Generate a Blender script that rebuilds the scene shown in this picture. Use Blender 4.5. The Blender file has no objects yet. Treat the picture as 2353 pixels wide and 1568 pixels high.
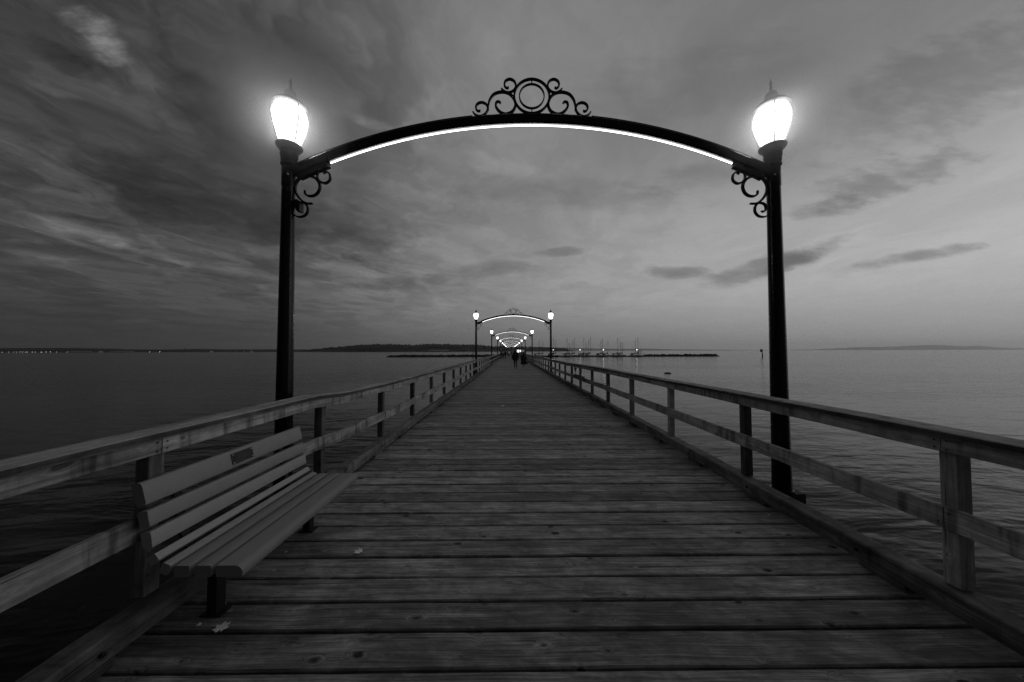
import bpy, bmesh, math, random
import numpy as np
from mathutils import Vector, Matrix, noise as mnoise

random.seed(7)
np.random.seed(7)
R = math.radians
scene = bpy.context.scene
COL = scene.collection

# ------------------------------------------------------------------ camera
CAM_Z = 1.70
cam_d = bpy.data.cameras.new("camera")
cam_d.sensor_width = 36.0
cam_d.lens = 735.0 / 2353.0 * 36.0
cam_d.clip_start = 0.05
cam_d.clip_end = 90000.0
cam = bpy.data.objects.new("camera", cam_d)
COL.objects.link(cam)


def cam_basis(pitch=0.0306, yaw=0.0061, roll=0.0025):
    f = Vector((math.sin(yaw) * math.cos(pitch), math.cos(yaw) * math.cos(pitch), math.sin(pitch)))
    r = f.cross(Vector((0, 0, 1))).normalized()
    u = r.cross(f)
    c, s = math.cos(roll), math.sin(roll)
    return c * r - s * u, s * r + c * u, f


_r, _u, _f = cam_basis()
m = Matrix.Identity(4)
for i in range(3):
    m[i][0], m[i][1], m[i][2] = _r[i], _u[i], -_f[i]
m[0][3], m[1][3], m[2][3] = 0, 0, CAM_Z
cam.matrix_world = m
scene.camera = cam


# ------------------------------------------------------------------ node helper
class NT:
    """Small expression builder over a node tree."""

    def __init__(self, tree):
        self.t = tree

    def node(self, kind, **kw):
        n = self.t.nodes.new(kind)
        for k, v in kw.items():
            setattr(n, k, v)
        return n

    def put(self, sock, v):
        if hasattr(v, "is_output"):
            self.t.links.new(v, sock)
        else:
            sock.default_value = v

    def m(self, op, a, b=None, c=None, clamp=False):
        n = self.node("ShaderNodeMath", operation=op, use_clamp=clamp)
        self.put(n.inputs[0], a)
        if b is not None:
            self.put(n.inputs[1], b)
        if c is not None:
            self.put(n.inputs[2], c)
        return n.outputs[0]

    def add(self, a, b): return self.m("ADD", a, b)
    def sub(self, a, b): return self.m("SUBTRACT", a, b)
    def mul(self, a, b): return self.m("MULTIPLY", a, b)
    def div(self, a, b): return self.m("DIVIDE", a, b)

    def smooth(self, x, a, b, lo=0.0, hi=1.0):
        n = self.node("ShaderNodeMapRange", interpolation_type="SMOOTHSTEP")
        for i, v in enumerate((x, a, b, lo, hi)):
            self.put(n.inputs[i], v)
        return n.outputs[0]

    def lin(self, x, a, b, lo=0.0, hi=1.0):
        n = self.node("ShaderNodeMapRange")
        for i, v in enumerate((x, a, b, lo, hi)):
            self.put(n.inputs[i], v)
        return n.outputs[0]

    def xyz(self, x, y, z):
        n = self.node("ShaderNodeCombineXYZ")
        for i, v in enumerate((x, y, z)):
            self.put(n.inputs[i], v)
        return n.outputs[0]

    def sep(self, v):
        n = self.node("ShaderNodeSeparateXYZ")
        self.put(n.inputs[0], v)
        return n.outputs[0], n.outputs[1], n.outputs[2]

    def noise(self, vec, scale=1.0, detail=4.0, rough=0.5, dist=0.0):
        n = self.node("ShaderNodeTexNoise")
        self.put(n.inputs["Vector"], vec)
        n.inputs["Scale"].default_value = scale
        n.inputs["Detail"].default_value = detail
        n.inputs["Roughness"].default_value = rough
        n.inputs["Distortion"].default_value = dist
        return n.outputs[0]

    def ramp(self, x, pts):
        n = self.node("ShaderNodeValToRGB")
        cr = n.color_ramp
        cr.interpolation = "LINEAR"
        while len(cr.elements) < len(pts):
            cr.elements.new(0.5)
        for e, (p, v) in zip(cr.elements, pts):
            e.position = p
            e.color = (v, v, v, 1)
        self.put(n.inputs[0], x)
        return n.outputs[0]


# ------------------------------------------------------------------ world: dusk sky under a cloud sheet
world = bpy.data.worlds.new("World")
scene.world = world
world.use_nodes = True
wt = world.node_tree
wt.nodes.clear()
w = NT(wt)
SUN_AZ, SUN_EL = R(88), R(1.2)          # the light that is left comes from low on the right
tc = w.node("ShaderNodeTexCoord").outputs["Generated"]
dx, dy, dz = w.sep(tc)
up = w.m("MAXIMUM", dz, 0.0)
skyn = w.node("ShaderNodeTexSky", sky_type="NISHITA")
skyn.sun_disc = False
skyn.sun_elevation = SUN_EL
skyn.sun_rotation = SUN_AZ
skyn.air_density = 1.0
skyn.dust_density = 2.0
bw = w.node("ShaderNodeRGBToBW")
wt.links.new(skyn.outputs[0], bw.inputs[0])
clear = w.m("MINIMUM", bw.outputs[0], 6.0)
# brightness of the cloud sheet: towards the set sun on the right it is bright, away from it dull
hor = w.m("SQRT", w.add(w.add(w.mul(dx, dx), w.mul(dy, dy)), 1e-4))
az = w.div(dx, hor)
azr = w.lin(az, -1.0, 1.0, 0.0, 1.0)
sheet = w.ramp(azr, [(0.0, 0.046), (0.10, 0.062), (0.20, 0.092), (0.33, 0.185), (0.50, 0.265), (0.70, 0.365), (0.85, 0.430), (0.93, 0.47), (1.0, 0.48)])
low = w.smooth(up, 0.0, 0.17, 0.60, 1.0)
# the low dimming is weaker on the bright side
low = w.add(w.mul(low, w.smooth(azr, 0.7, 0.95, 1.0, 0.75)), w.smooth(azr, 0.7, 0.95, 0.0, 0.25))
low = w.mul(low, w.smooth(up, 0.20, 0.58, 1.0, w.smooth(azr, 0.35, 0.88, 0.98, 0.44)))
sheet = w.mul(sheet, low)
# the sky dulls on round behind, away from the afterglow
sheet = w.mul(sheet, w.smooth(dy, -0.40, 0.38, 0.14, 1.0))
# cloud streets: noise on a plane overhead, drawn out along the pier's direction
den = w.add(up, 0.10)
pu, pv = w.div(dx, den), w.div(dy, den)
warp = w.noise(w.xyz(w.mul(pu, 0.9), w.mul(pv, 0.5), 3.1), 1.0, 4, 0.55)
warp2 = w.noise(w.xyz(w.mul(pu, 2.6), w.mul(pv, 2.0), 9.4), 1.0, 4, 0.6)
pu2 = w.add(pu, w.add(w.mul(w.sub(warp, 0.5), 0.9), w.mul(w.sub(warp2, 0.5), 0.55)))
pv2 = w.add(pv, w.mul(w.sub(warp2, 0.5), 0.7))
n1 = w.noise(w.xyz(w.mul(pu2, 1.35), w.mul(pv2, 0.90), 7.3), 1.0, 7, 0.58)
n2 = w.noise(w.xyz(w.mul(pu2, 4.0), w.mul(pv2, 3.4), 1.7), 1.0, 7, 0.60)
n3 = w.noise(w.xyz(w.mul(pu2, 0.60), w.mul(pv2, 0.45), 12.4), 1.0, 3, 0.5)
band = w.sub(w.smooth(w.add(w.mul(n1, 0.72), w.mul(n2, 0.28)), 0.38, 0.62), 0.5)
st = w.add(w.add(w.mul(band, 0.66), w.mul(w.sub(n2, 0.5), 1.75)), w.mul(w.sub(n3, 0.5), 1.0))
st = w.mul(st, w.smooth(up, 0.02, 0.22, 0.25, 1.0))
amp = w.add(w.smooth(azr, 0.12, 0.52, 0.80, 0.0), w.smooth(azr, 0.55, 0.85, 0.24, 0.13))
fac = w.m("POWER", 2.718, w.mul(st, amp))
sheet = w.mul(sheet, fac)
# single clouds that stand out against the sheet, as directions (across, up) over forward
fy = w.m("MAXIMUM", dy, 0.05)
a0, b0 = w.div(dx, fy), w.div(dz, fy)
nw = w.noise(w.xyz(w.mul(a0, 7.5), w.mul(b0, 20.0), 0.0), 1.0, 5, 0.6)
nw2 = w.noise(w.xyz(w.mul(a0, 2.2), w.mul(b0, 6.0), 5.0), 1.0, 4, 0.55)
front = w.smooth(dy, 0.05, 0.15)
CLOUDS = [  # a, b, half length, half thickness, tilt (deg), gain
    (0.80, 0.262, 0.20, 0.034, 17, -0.58), (0.95, 0.305, 0.13, 0.030, 22, -0.42),
    (1.315, 0.300, 0.24, 0.021, 9, -0.56),
    (0.520, 0.246, 0.11, 0.022, 2, -0.54), (1.215, 0.545, 0.28, 0.065, 16, -0.46), (1.02, 0.455, 0.17, 0.034, 9, -0.34),
    (1.42, 0.87, 0.50, 0.15, 24, -0.27), (0.62, 0.87, 0.45, 0.12, 12, -0.12),
    (0.16, 0.50, 0.42, 0.055, -3, -0.20), (0.60, 0.55, 0.22, 0.05, 8, -0.24),
    (-0.05, 0.258, 0.17, 0.026, 2, -0.38), (0.155, 0.310, 0.08, 0.015, 5, -0.34), (-0.32, 0.215, 0.18, 0.025, 0, -0.28),
    (-0.9, 0.46, 0.62, 0.10, -15, -0.34), (-0.98, 0.78, 0.45, 0.08, -26, -0.34), (-0.60, 0.34, 0.35, 0.05, -8, -0.20),
    (-1.33, 1.02, 0.14, 0.060, -42, 0.95), (-1.20, 0.90, 0.22, 0.040, -36, 0.50), (-1.42, 0.93, 0.12, 0.04, -30, -0.35), (-0.44, 0.725, 0.07, 0.018, -18, 0.34),
    (-1.17, 0.315, 0.18, 0.014, -14, 0.55), (-1.40, 0.40, 0.26, 0.03, -16, 0.40), (-1.45, 0.83, 0.10, 0.015, -20, 0.30),
    (0.0, 0.58, 0.25, 0.03, -15, 0.12),
]
gain = 0.0
for (ca, cb, L, T, tilt, g) in CLOUDS:
    c, s = math.cos(R(tilt)), math.sin(R(tilt))
    da, db = w.sub(a0, ca), w.sub(b0, cb)
    p = w.add(w.mul(da, c / L), w.mul(db, s / L))
    q = w.add(w.mul(da, -s / T), w.mul(db, c / T))
    r2 = w.add(w.mul(p, p), w.mul(q, q))
    r2 = w.add(r2, w.add(w.mul(w.sub(nw, 0.5), 3.4), w.mul(w.sub(nw2, 0.5), 1.7)))
    blob = w.smooth(r2, 1.45, -0.25, 0.0, g * 1.12)
    gain = w.add(gain, blob)
gain = w.mul(gain, front)
sheet = w.mul(sheet, w.m("POWER", 2.718, gain))
# the clear sky shows faintly through the sheet
SKY_STRENGTH = 0.10
tot = w.add(w.mul(w.div(sheet, SKY_STRENGTH), 0.96), w.mul(clear, 0.04))
# below the horizon: water-grey
below = w.smooth(dz, -0.02, 0.0)
tot = w.add(w.mul(tot, below), w.mul(w.sub(1.0, below), w.mul(w.div(w.ramp(azr, [(0, 0.04), (1, 0.2)]), SKY_STRENGTH), 0.6)))
bg = w.node("ShaderNodeBackground")
wt.links.new(w.xyz(tot, tot, tot), bg.inputs[0])
bg.inputs[1].default_value = SKY_STRENGTH
wo = w.node("ShaderNodeOutputWorld")
wt.links.new(bg.outputs[0], wo.inputs[0])
world.cycles.sampling_method = "MANUAL"
world.cycles.sample_map_resolution = 512

# ------------------------------------------------------------------ sun: only the afterglow is left
sun_d = bpy.data.lights.new("sun", "SUN")
sun_d.energy = 0.12
sun_d.angle = R(30)
sun = bpy.data.objects.new("sun", sun_d)
COL.objects.link(sun)
el = R(14)
sd = Vector((math.sin(SUN_AZ) * math.cos(el), math.cos(SUN_AZ) * math.cos(el), math.sin(el)))
sun.rotation_euler = sd.to_track_quat("Z", "Y").to_euler()

vs = scene.view_settings
scene.display_settings.display_device = "sRGB"
vs.view_transform = "Standard"
vs.look = "None"
vs.exposure = 0.0
vs.gamma = 1.0
vs.use_curve_mapping = False
cy = scene.cycles
cy.use_denoising = True
cy.denoiser = "OPENIMAGEDENOISE"
cy.denoising_input_passes = "RGB_ALBEDO_NORMAL"
cy.denoising_prefilter = "NONE"
cy.denoising_quality = "HIGH"
cy.max_bounces = 6
cy.diffuse_bounces = 3
cy.glossy_bounces = 3
cy.transmission_bounces = 3
cy.volume_bounces = 3
cy.sample_clamp_indirect = 2.0
cy.sample_clamp_direct = 4.0
cy.caustics_reflective = False
cy.caustics_refractive = False


# ------------------------------------------------------------------ object helpers
def tag(o, label=None, cat=None, group=None, kind=None):
    if label: o["label"] = label
    if cat: o["category"] = cat
    if group: o["group"] = group
    if kind: o["kind"] = kind
    return o


def empty(name, loc=(0, 0, 0), rz=0.0, parent=None, **kw):
    o = bpy.data.objects.new(name, None)
    o.empty_display_size = 0.2
    COL.objects.link(o)
    o.location = loc
    o.rotation_euler = (0, 0, rz)
    if parent: o.parent = parent
    return tag(o, **kw)


def link(name, mesh, parent=None, loc=None, rot=None):
    o = bpy.data.objects.new(name, mesh)
    COL.objects.link(o)
    if parent: o.parent = parent
    if loc is not None: o.location = loc
    if rot is not None: o.rotation_euler = rot
    return o


def copy_tree(o, parent=None):
    c = o.copy()
    COL.objects.link(c)
    if parent is not None: c.parent = parent
    for ch in list(o.children):
        copy_tree(ch, c)
    return c


class MB:
    """Collects shapes and turns them into one mesh."""

    def __init__(self):
        self.v, self.f, self.mi, self.cur = [], [], [], 0

    def addm(self, verts, faces):
        b = len(self.v)
        self.v.extend([tuple(p) for p in verts])
        for f in faces:
            self.f.append([b + i for i in f])
            self.mi.append(self.cur)
        return self

    def box(self, x0, x1, y0, y1, z0, z1):
        v = [(x, y, z) for x in (x0, x1) for y in (y0, y1) for z in (z0, z1)]
        return self.addm(v, [(0, 1, 3, 2), (4, 6, 7, 5), (0, 4, 5, 1), (2, 3, 7, 6), (0, 2, 6, 4), (1, 5, 7, 3)])

    def prism(self, pts, axis, a, b):
        """Extrude a closed 2-D outline along an axis (0 x, 1 y, 2 z)."""
        def P(p, t):
            q = [p[0], p[1]]
            q.insert(axis, t)
            return q
        n = len(pts)
        v = [P(p, a) for p in pts] + [P(p, b) for p in pts]
        f = [(i, (i + 1) % n, n + (i + 1) % n, n + i) for i in range(n)]
        f += [tuple(range(n))[::-1], tuple(range(n, 2 * n))]
        return self.addm(v, f)

    def lathe(self, prof, cx=0, cy=0, n=20, cap=True):
        v, f = [], []
        for (r, z) in prof:
            for k in range(n):
                a = 2 * math.pi * k / n
                v.append((cx + r * math.cos(a), cy + r * math.sin(a), z))
        for i in range(len(prof) - 1):
            for k in range(n):
                k2 = (k + 1) % n
                f.append((i * n + k, i * n + k2, (i + 1) * n + k2, (i + 1) * n + k))
        if cap:
            f.append(tuple(range(n))[::-1])
            f.append(tuple((len(prof) - 1) * n + k for k in range(n)))
        return self.addm(v, f)

    def tube(self, pts, rad, n=8, flat=None, cap=True):
        """Tube along points; flat=(normal vector, thickness) makes flat bar."""
        P = [Vector(p) for p in pts]
        rs = rad if isinstance(rad, (list, tuple)) else [rad] * len(P)
        v, f = [], []
        ref = Vector((0, 0, 1))
        for i, p in enumerate(P):
            t = (P[min(i + 1, len(P) - 1)] - P[max(i - 1, 0)]).normalized()
            if flat:
                nn = Vector(flat[0])
                s = t.cross(nn).normalized()
                h = flat[1] / 2
                for (a, b) in ((-1, -1), (1, -1), (1, 1), (-1, 1)):
                    v.append(p + s * rs[i] * a + nn * h * b)
            else:
                if abs(t.dot(ref)) > 0.95: ref = Vector((1, 0, 0))
                s = t.cross(ref).normalized()
                q = s.cross(t)
                ref = q
                for k in range(n):
                    a = 2 * math.pi * k / n
                    v.append(p + (s * math.cos(a) + q * math.sin(a)) * rs[i])
        k_ = 4 if flat else n
        for i in range(len(P) - 1):
            for k in range(k_):
                k2 = (k + 1) % k_
                f.append((i * k_ + k, i * k_ + k2, (i + 1) * k_ + k2, (i + 1) * k_ + k))
        if cap:
            f.append(tuple(range(k_))[::-1])
            f.append(tuple((len(P) - 1) * k_ + k for k in range(k_)))
        return self.addm(v, f)

    def ball(self, c, r, n=10, sq=(1, 1, 1)):
        prof = []
        for i in range(n // 2 + 1):
            a = -math.pi / 2 + math.pi * i / (n // 2)
            prof.append((max(1e-4, math.cos(a)), math.sin(a)))
        b = len(self.v)
        self.lathe(prof, 0, 0, n)
        for i in range(b, len(self.v)):
            x, y, z = self.v[i]
            self.v[i] = (c[0] + x * r * sq[0], c[1] + y * r * sq[1], c[2] + z * r * sq[2])
        return self

    def mesh(self, name, mats, smooth=False):
        me = bpy.data.meshes.new(name)
        me.from_pydata(self.v, [], self.f)
        if not isinstance(mats, (list, tuple)): mats = [mats]
        for mt in mats: me.materials.append(mt)
        if len(mats) > 1:
            me.polygons.foreach_set("material_index", self.mi)
        bm = bmesh.new()
        bm.from_mesh(me)
        bmesh.ops.recalc_face_normals(bm, faces=bm.faces)
        bm.to_mesh(me)
        bm.free()
        if smooth:
            me.polygons.foreach_set("use_smooth", [True] * len(me.polygons))
            if hasattr(me, "set_sharp_from_angle"):
                me.set_sharp_from_angle(angle=R(smooth if smooth > 1 else 40))
        me.update()
        return me

    def obj(self, name, mats, parent=None, smooth=False, loc=None):
        return link(name, self.mesh(name, mats, smooth), parent, loc)


def spline(pts, n=6):
    """Catmull-Rom through points."""
    P = [Vector(p) for p in pts]
    P = [P[0] * 2 - P[1]] + P + [P[-1] * 2 - P[-2]]
    out = []
    for i in range(1, len(P) - 2):
        a, b, c, d = P[i - 1:i + 3]
        for k in range(n):
            t = k / n
            out.append(0.5 * ((2 * b) + (c - a) * t + (2 * a - 5 * b + 4 * c - d) * t * t + (3 * b - a - 3 * c + d) * t ** 3))
    out.append(P[-2])
    return out


# ------------------------------------------------------------------ materials (all neutral: the photograph is black and white)
def mat(name):
    mm = bpy.data.materials.new(name)
    mm.use_nodes = True
    t = mm.node_tree
    bs = t.nodes["Principled BSDF"]
    return mm, NT(t), bs


def g3(v): return (v, v, v, 1)


def plain(name, v, rough=0.5, metal=0.0, spec=0.5, speck=0.0, sscale=60.0, bump=0.0):
    mm, n, bs = mat(name)
    bs.inputs["Base Color"].default_value = g3(v)
    bs.inputs["Roughness"].default_value = rough
    bs.inputs["Metallic"].default_value = metal
    bs.inputs["Specular IOR Level"].default_value = spec
    if speck or bump:
        pos = n.node("ShaderNodeTexCoord").outputs["Object"]
        a = n.noise(pos, sscale, 4, 0.6)
        b = n.noise(pos, sscale * 0.08, 3, 0.6)
        f = n.add(n.mul(n.sub(a, 0.5), speck), n.add(1.0, n.mul(n.sub(b, 0.5), speck)))
        c = n.mul(f, v)
        n.put(bs.inputs["Base Color"], n.xyz(c, c, c))
        n.put(bs.inputs["Roughness"], n.lin(b, 0.3, 0.7, max(0.05, rough - 0.12), min(1, rough + 0.12)))
        if bump:
            bp = n.node("ShaderNodeBump")
            bp.inputs["Strength"].default_value = bump
            bp.inputs["Distance"].default_value = 0.004
            n.put(bp.inputs["Height"], a)
            n.put(bs.inputs["Normal"], bp.outputs[0])
    return mm


def emit(name, v, strength):
    mm, n, bs = mat(name)
    bs.inputs["Base Color"].default_value = g3(v)
    bs.inputs["Emission Color"].default_value = g3(1)
    bs.inputs["Emission Strength"].default_value = strength
    return mm


def wood(name, axis, base, knots=1.0, rough=0.75, vary=0.35, wear=0.5, bump=0.5, spec=0.3, drip=0.0, scuff=0.0, contrast=1.35, grain=1.3):
    """Weathered softwood, the grain running along an axis; grain, knots, checks and stains."""
    mm, n, bs = mat(name)
    pos = n.node("ShaderNodeNewGeometry").outputs["Position"]
    rnd = n.node("ShaderNodeObjectInfo").outputs["Random"]
    x, y, z = n.sep(pos)
    c = [x, y, z]
    along = c.pop(axis)
    along = n.add(along, n.mul(rnd, 37.0))
    u, v = n.add(c[0], n.mul(rnd, 11.0)), n.add(c[1], n.mul(rnd, 5.0))
    # knots: cells stretched a little along the grain
    kv = n.xyz(n.mul(along, 4.6), n.mul(u, 8.5), n.mul(v, 8.5))
    vor = n.node("ShaderNodeTexVoronoi")
    n.put(vor.inputs["Vector"], kv)
    vor.inputs["Scale"].default_value = 1.0
    kd = vor.outputs["Distance"]
    kr = n.sep(vor.outputs["Color"])[0]
    ksz = n.lin(kr, 0.40, 1.0, 0.0, 0.17)
    kn = n.noise(n.xyz(n.mul(along, 9), n.mul(u, 22), n.mul(v, 22)), 1.0, 3, 0.6)
    kd2 = n.add(kd, n.mul(n.sub(kn, 0.5), 0.34))
    knot = n.smooth(n.sub(kd2, ksz), 0.07, -0.05)
    bend = n.mul(n.smooth(n.sub(kd, ksz), 0.25, 0.0), 0.03)
    # grain
    gu, gv = n.add(u, bend), n.add(v, bend)
    wob = n.noise(n.xyz(n.mul(along, 1.3), n.mul(gu, 4.0), n.mul(gv, 4.0)), 1.0, 2, 0.5)
    ga = n.noise(n.xyz(n.mul(along, 2.0), n.add(n.mul(gu, 95.0), n.mul(wob, 3)), n.mul(gv, 95.0)), 1.0, 4, 0.65)
    gb = n.noise(n.xyz(n.mul(along, 0.7), n.add(n.mul(gu, 22.0), n.mul(wob, 3)), n.mul(gv, 22.0)), 1.0, 4, 0.6)
    crack = n.smooth(n.noise(n.xyz(n.mul(along, 0.9), n.mul(gu, 42.0), n.mul(gv, 42.0)), 1.0, 2, 0.4), 0.70, 0.76)
    big = n.noise(n.xyz(n.mul(along, 1.6), n.mul(u, 3.5), n.mul(v, 3.5)), 1.0, 5, 0.62)
    stain = n.noise(pos, 9.0, 5, 0.7)
    val = n.add(1.0, n.mul(n.sub(ga, 0.5), grain))
    val = n.mul(val, n.add(1.0, n.mul(n.sub(gb, 0.5), 1.3)))
    val = n.mul(val, n.add(1.0, n.mul(n.sub(big, 0.5), 1.5 * wear)))
    val = n.mul(val, n.add(1.0, n.mul(n.sub(stain, 0.5), 1.1 * wear)))
    val = n.mul(val, n.add(1.0 - vary / 2, n.mul(n.m("FRACT", n.mul(rnd, 17.3)), vary)))
    val = n.mul(val, n.sub(1.0, n.mul(knot, 0.72 * knots)))
    if drip:      # dark water stains that run down the face in patches
        ds = n.noise(n.xyz(n.mul(along, 9.0), n.mul(v, 0.9), n.mul(u, 0.9)), 1.0, 4, 0.6)
        val = n.mul(val, n.sub(1.0, n.mul(n.smooth(ds, 0.50, 0.66), drip)))
    if scuff:     # scuffs and tread wear
        sf = n.noise(n.xyz(n.add(n.mul(along, 3.0), n.mul(u, 2.0)), n.mul(u, 7.0), n.mul(v, 3.0)), 1.0, 6, 0.7, 0.6)
        val = n.mul(val, n.add(0.78, n.mul(n.smooth(sf, 0.36, 0.64), 0.44 * scuff)))
        sk = n.noise(n.xyz(n.add(n.mul(along, 16.0), n.mul(u, 9.0)), n.sub(n.mul(u, 26.0), n.mul(along, 5.0)), 0.0), 1.0, 3, 0.6)
        val = n.mul(val, n.sub(1.0, n.mul(n.smooth(sk, 0.66, 0.76), 0.5 * scuff)))
    val = n.mul(val, n.sub(1.0, n.mul(crack, 0.6)))
    val = n.mul(n.m("MINIMUM", n.m("POWER", n.m("MAXIMUM", val, 0.1), contrast), 2.6), base)
    n.put(bs.inputs["Base Color"], n.xyz(val, val, val))
    n.put(bs.inputs["Roughness"], n.lin(gb, 0.3, 0.7, rough - 0.12, rough + 0.12))
    bs.inputs["Specular IOR Level"].default_value = spec
    bp = n.node("ShaderNodeBump")
    bp.inputs["Strength"].default_value = bump
    bp.inputs["Distance"].default_value = 0.006
    n.put(bp.inputs["Height"], n.sub(n.add(n.mul(ga, 0.6), n.mul(gb, 0.5)), n.add(crack, n.mul(knot, 0.3))))
    n.put(bs.inputs["Normal"], bp.outputs[0])
    return mm


M = {}
M["deck"] = wood("deck_wood", 0, 0.215, knots=1.1, vary=0.45, wear=0.65, rough=0.74, spec=0.25, scuff=1.0, contrast=1.5, grain=1.9)
M["kerb"] = wood("kerb_wood", 1, 0.14, knots=0.6, vary=0.35, wear=1.2, rough=0.85, spec=0.15, drip=0.3)
M["rail"] = wood("rail_wood", 1, 0.37, knots=0.8, vary=0.3, wear=0.9, rough=0.85, spec=0.15, drip=0.5)
M["cap"] = wood("cap_wood", 1, 0.29, knots=0.7, vary=0.3, wear=0.9, rough=0.85, spec=0.2)
M["cap_edge"] = wood("dark_cap_edge", 1, 0.075, knots=0.4, vary=0.3, wear=1.3, rough=0.9, spec=0.1)  # side and end faces of the cap boards, darker than the top
M["post"] = wood("post_wood", 2, 0.19, knots=0.8, vary=0.7, wear=0.9, rough=0.85, spec=0.15)
M["post_pale"] = wood("pale_post_wood", 2, 0.36, knots=0.8, vary=0.2, wear=0.8, rough=0.85, spec=0.15)
M["post_dark"] = wood("dark_post_wood", 2, 0.075, knots=0.5, vary=0.2, wear=0.8, rough=0.85, spec=0.15)
M["beam_wood"] = wood("beam_wood", 0, 0.05, knots=0.3, vary=0.2, wear=0.5)
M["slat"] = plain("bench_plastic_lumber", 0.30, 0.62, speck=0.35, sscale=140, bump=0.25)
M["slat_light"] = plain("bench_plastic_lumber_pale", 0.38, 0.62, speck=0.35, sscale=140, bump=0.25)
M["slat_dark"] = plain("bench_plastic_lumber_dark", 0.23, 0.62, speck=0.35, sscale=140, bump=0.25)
M["iron"] = plain("black_painted_iron", 0.004, 0.26, spec=0.28, speck=0.4, sscale=40)
M["castiron"] = plain("black_cast_iron", 0.012, 0.5, spec=0.35, speck=0.5, sscale=90, bump=0.4)
M["steel"] = plain("bright_screw_steel", 0.6, 0.3, metal=0.9)
M["plaque"] = plain("dark_bronze_plaque", 0.02, 0.45, metal=0.3, speck=0.5, sscale=200)
M["plaque_relief"] = plain("plaque_relief", 0.075, 0.5, metal=0.2)
M["globe"] = emit("lit_frosted_globe", 0.8, 18.0)
M["strip"] = emit("lit_strip_light", 0.8, 12.0)
M["dock_lamp"] = emit("lit_dock_lamp", 0.8, 40.0)
M["shore_lamp"] = emit("lit_shore_lamp", 0.8, 6.0)
M["hull"] = plain("white_hull_gelcoat", 0.88, 0.35, speck=0.1, sscale=2)
M["hull_dark"] = plain("dark_hull_gelcoat", 0.06, 0.35)
M["canvas"] = plain("dark_sail_cover_canvas", 0.022, 0.9)
M["mast"] = plain("grey_mast", 0.03, 0.5)
M["dockwood"] = plain("dock_timber", 0.05, 0.8)
M["rock"] = plain("breakwater_rock", 0.07, 0.9, speck=0.8, sscale=3, bump=0.3)
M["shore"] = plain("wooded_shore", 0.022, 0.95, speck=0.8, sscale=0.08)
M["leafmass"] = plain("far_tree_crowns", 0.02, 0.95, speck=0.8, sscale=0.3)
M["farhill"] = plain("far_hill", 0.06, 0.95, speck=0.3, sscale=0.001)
M["wallpale"] = plain("pale_building_wall", 0.5, 0.8, speck=0.1, sscale=2)
M["roofdark"] = plain("dark_roof", 0.06, 0.8, speck=0.3, sscale=2)
M["window_lit"] = emit("lit_window", 0.8, 1.4)
M["window_dim"] = emit("dim_window", 0.4, 0.12)
M["paper"] = plain("pale_dry_leaf", 0.85, 0.8, speck=0.5, sscale=60)
M["leaf_dark"] = plain("dull_dry_leaf", 0.25, 0.8, speck=0.6, sscale=60)
M["cloth_black"] = plain("black_cloth", 0.012, 0.9, speck=0.6, sscale=30)
M["cloth_dark"] = plain("charcoal_cloth", 0.022, 0.9, speck=0.6, sscale=30)
M["cloth_white"] = plain("white_cloth", 0.62, 0.85, speck=0.15, sscale=30)
M["cloth_grey"] = plain("grey_cloth", 0.14, 0.9, speck=0.3, sscale=30)
M["skin"] = plain("skin", 0.32, 0.6)
M["hair"] = plain("dark_hair", 0.01, 0.6)
M["shoe_white"] = plain("white_shoes", 0.6, 0.6)
M["flower"] = plain("dark_flowers", 0.03, 0.8)
M["flower_pale"] = plain("dull_flowers", 0.06, 0.8)

# water: dark sea that mirrors the sky, ripples in patches
mm, n, bs = mat("sea_water")
pos = n.node("ShaderNodeNewGeometry").outputs["Position"]
x, y, z = n.sep(pos)
bs.inputs["Base Color"].default_value = g3(0.004)
bs.inputs["IOR"].default_value = 1.155
bs.inputs["Roughness"].default_value = 0.11
swell = n.noise(n.xyz(n.add(n.mul(x, 0.30), n.mul(y, 0.05)), n.add(n.mul(y, 0.75), n.mul(x, -0.06)), 0.0), 1.0, 3, 0.5, 0.4)
chop = n.noise(n.xyz(n.mul(x, 1.3), n.mul(y, 3.4), 2.0), 1.0, 3, 0.5, 0.3)
fine = n.noise(n.xyz(n.mul(x, 5.0), n.mul(y, 9.0), 4.0), 1.0, 2, 0.5)
patch = n.smooth(n.noise(n.xyz(n.mul(x, 0.018), n.mul(y, 0.05), 6.0), 1.0, 3, 0.5), 0.35, 0.65, 0.5, 1.2)
hgt = n.add(n.mul(swell, 0.55), n.add(n.mul(chop, 0.085), n.mul(fine, 0.008)))
hgt = n.mul(hgt, patch)
bp = n.node("ShaderNodeBump")
bp.inputs["Strength"].default_value = 1.0
bp.inputs["Distance"].default_value = 0.30
n.put(bp.inputs["Height"], hgt)
n.put(bs.inputs["Normal"], bp.outputs[0])
murk = n.node("ShaderNodeBsdfDiffuse")
murk.inputs["Color"].default_value = g3(0.006)
mixs = n.node("ShaderNodeMixShader")
mixs.inputs[0].default_value = 1.0
mm.node_tree.links.new(murk.outputs[0], mixs.inputs[1])
mm.node_tree.links.new(bs.outputs[0], mixs.inputs[2])
mm.node_tree.links.new(mixs.outputs[0], mm.node_tree.nodes["Material Output"].inputs[0])
M["water"] = mm

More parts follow.
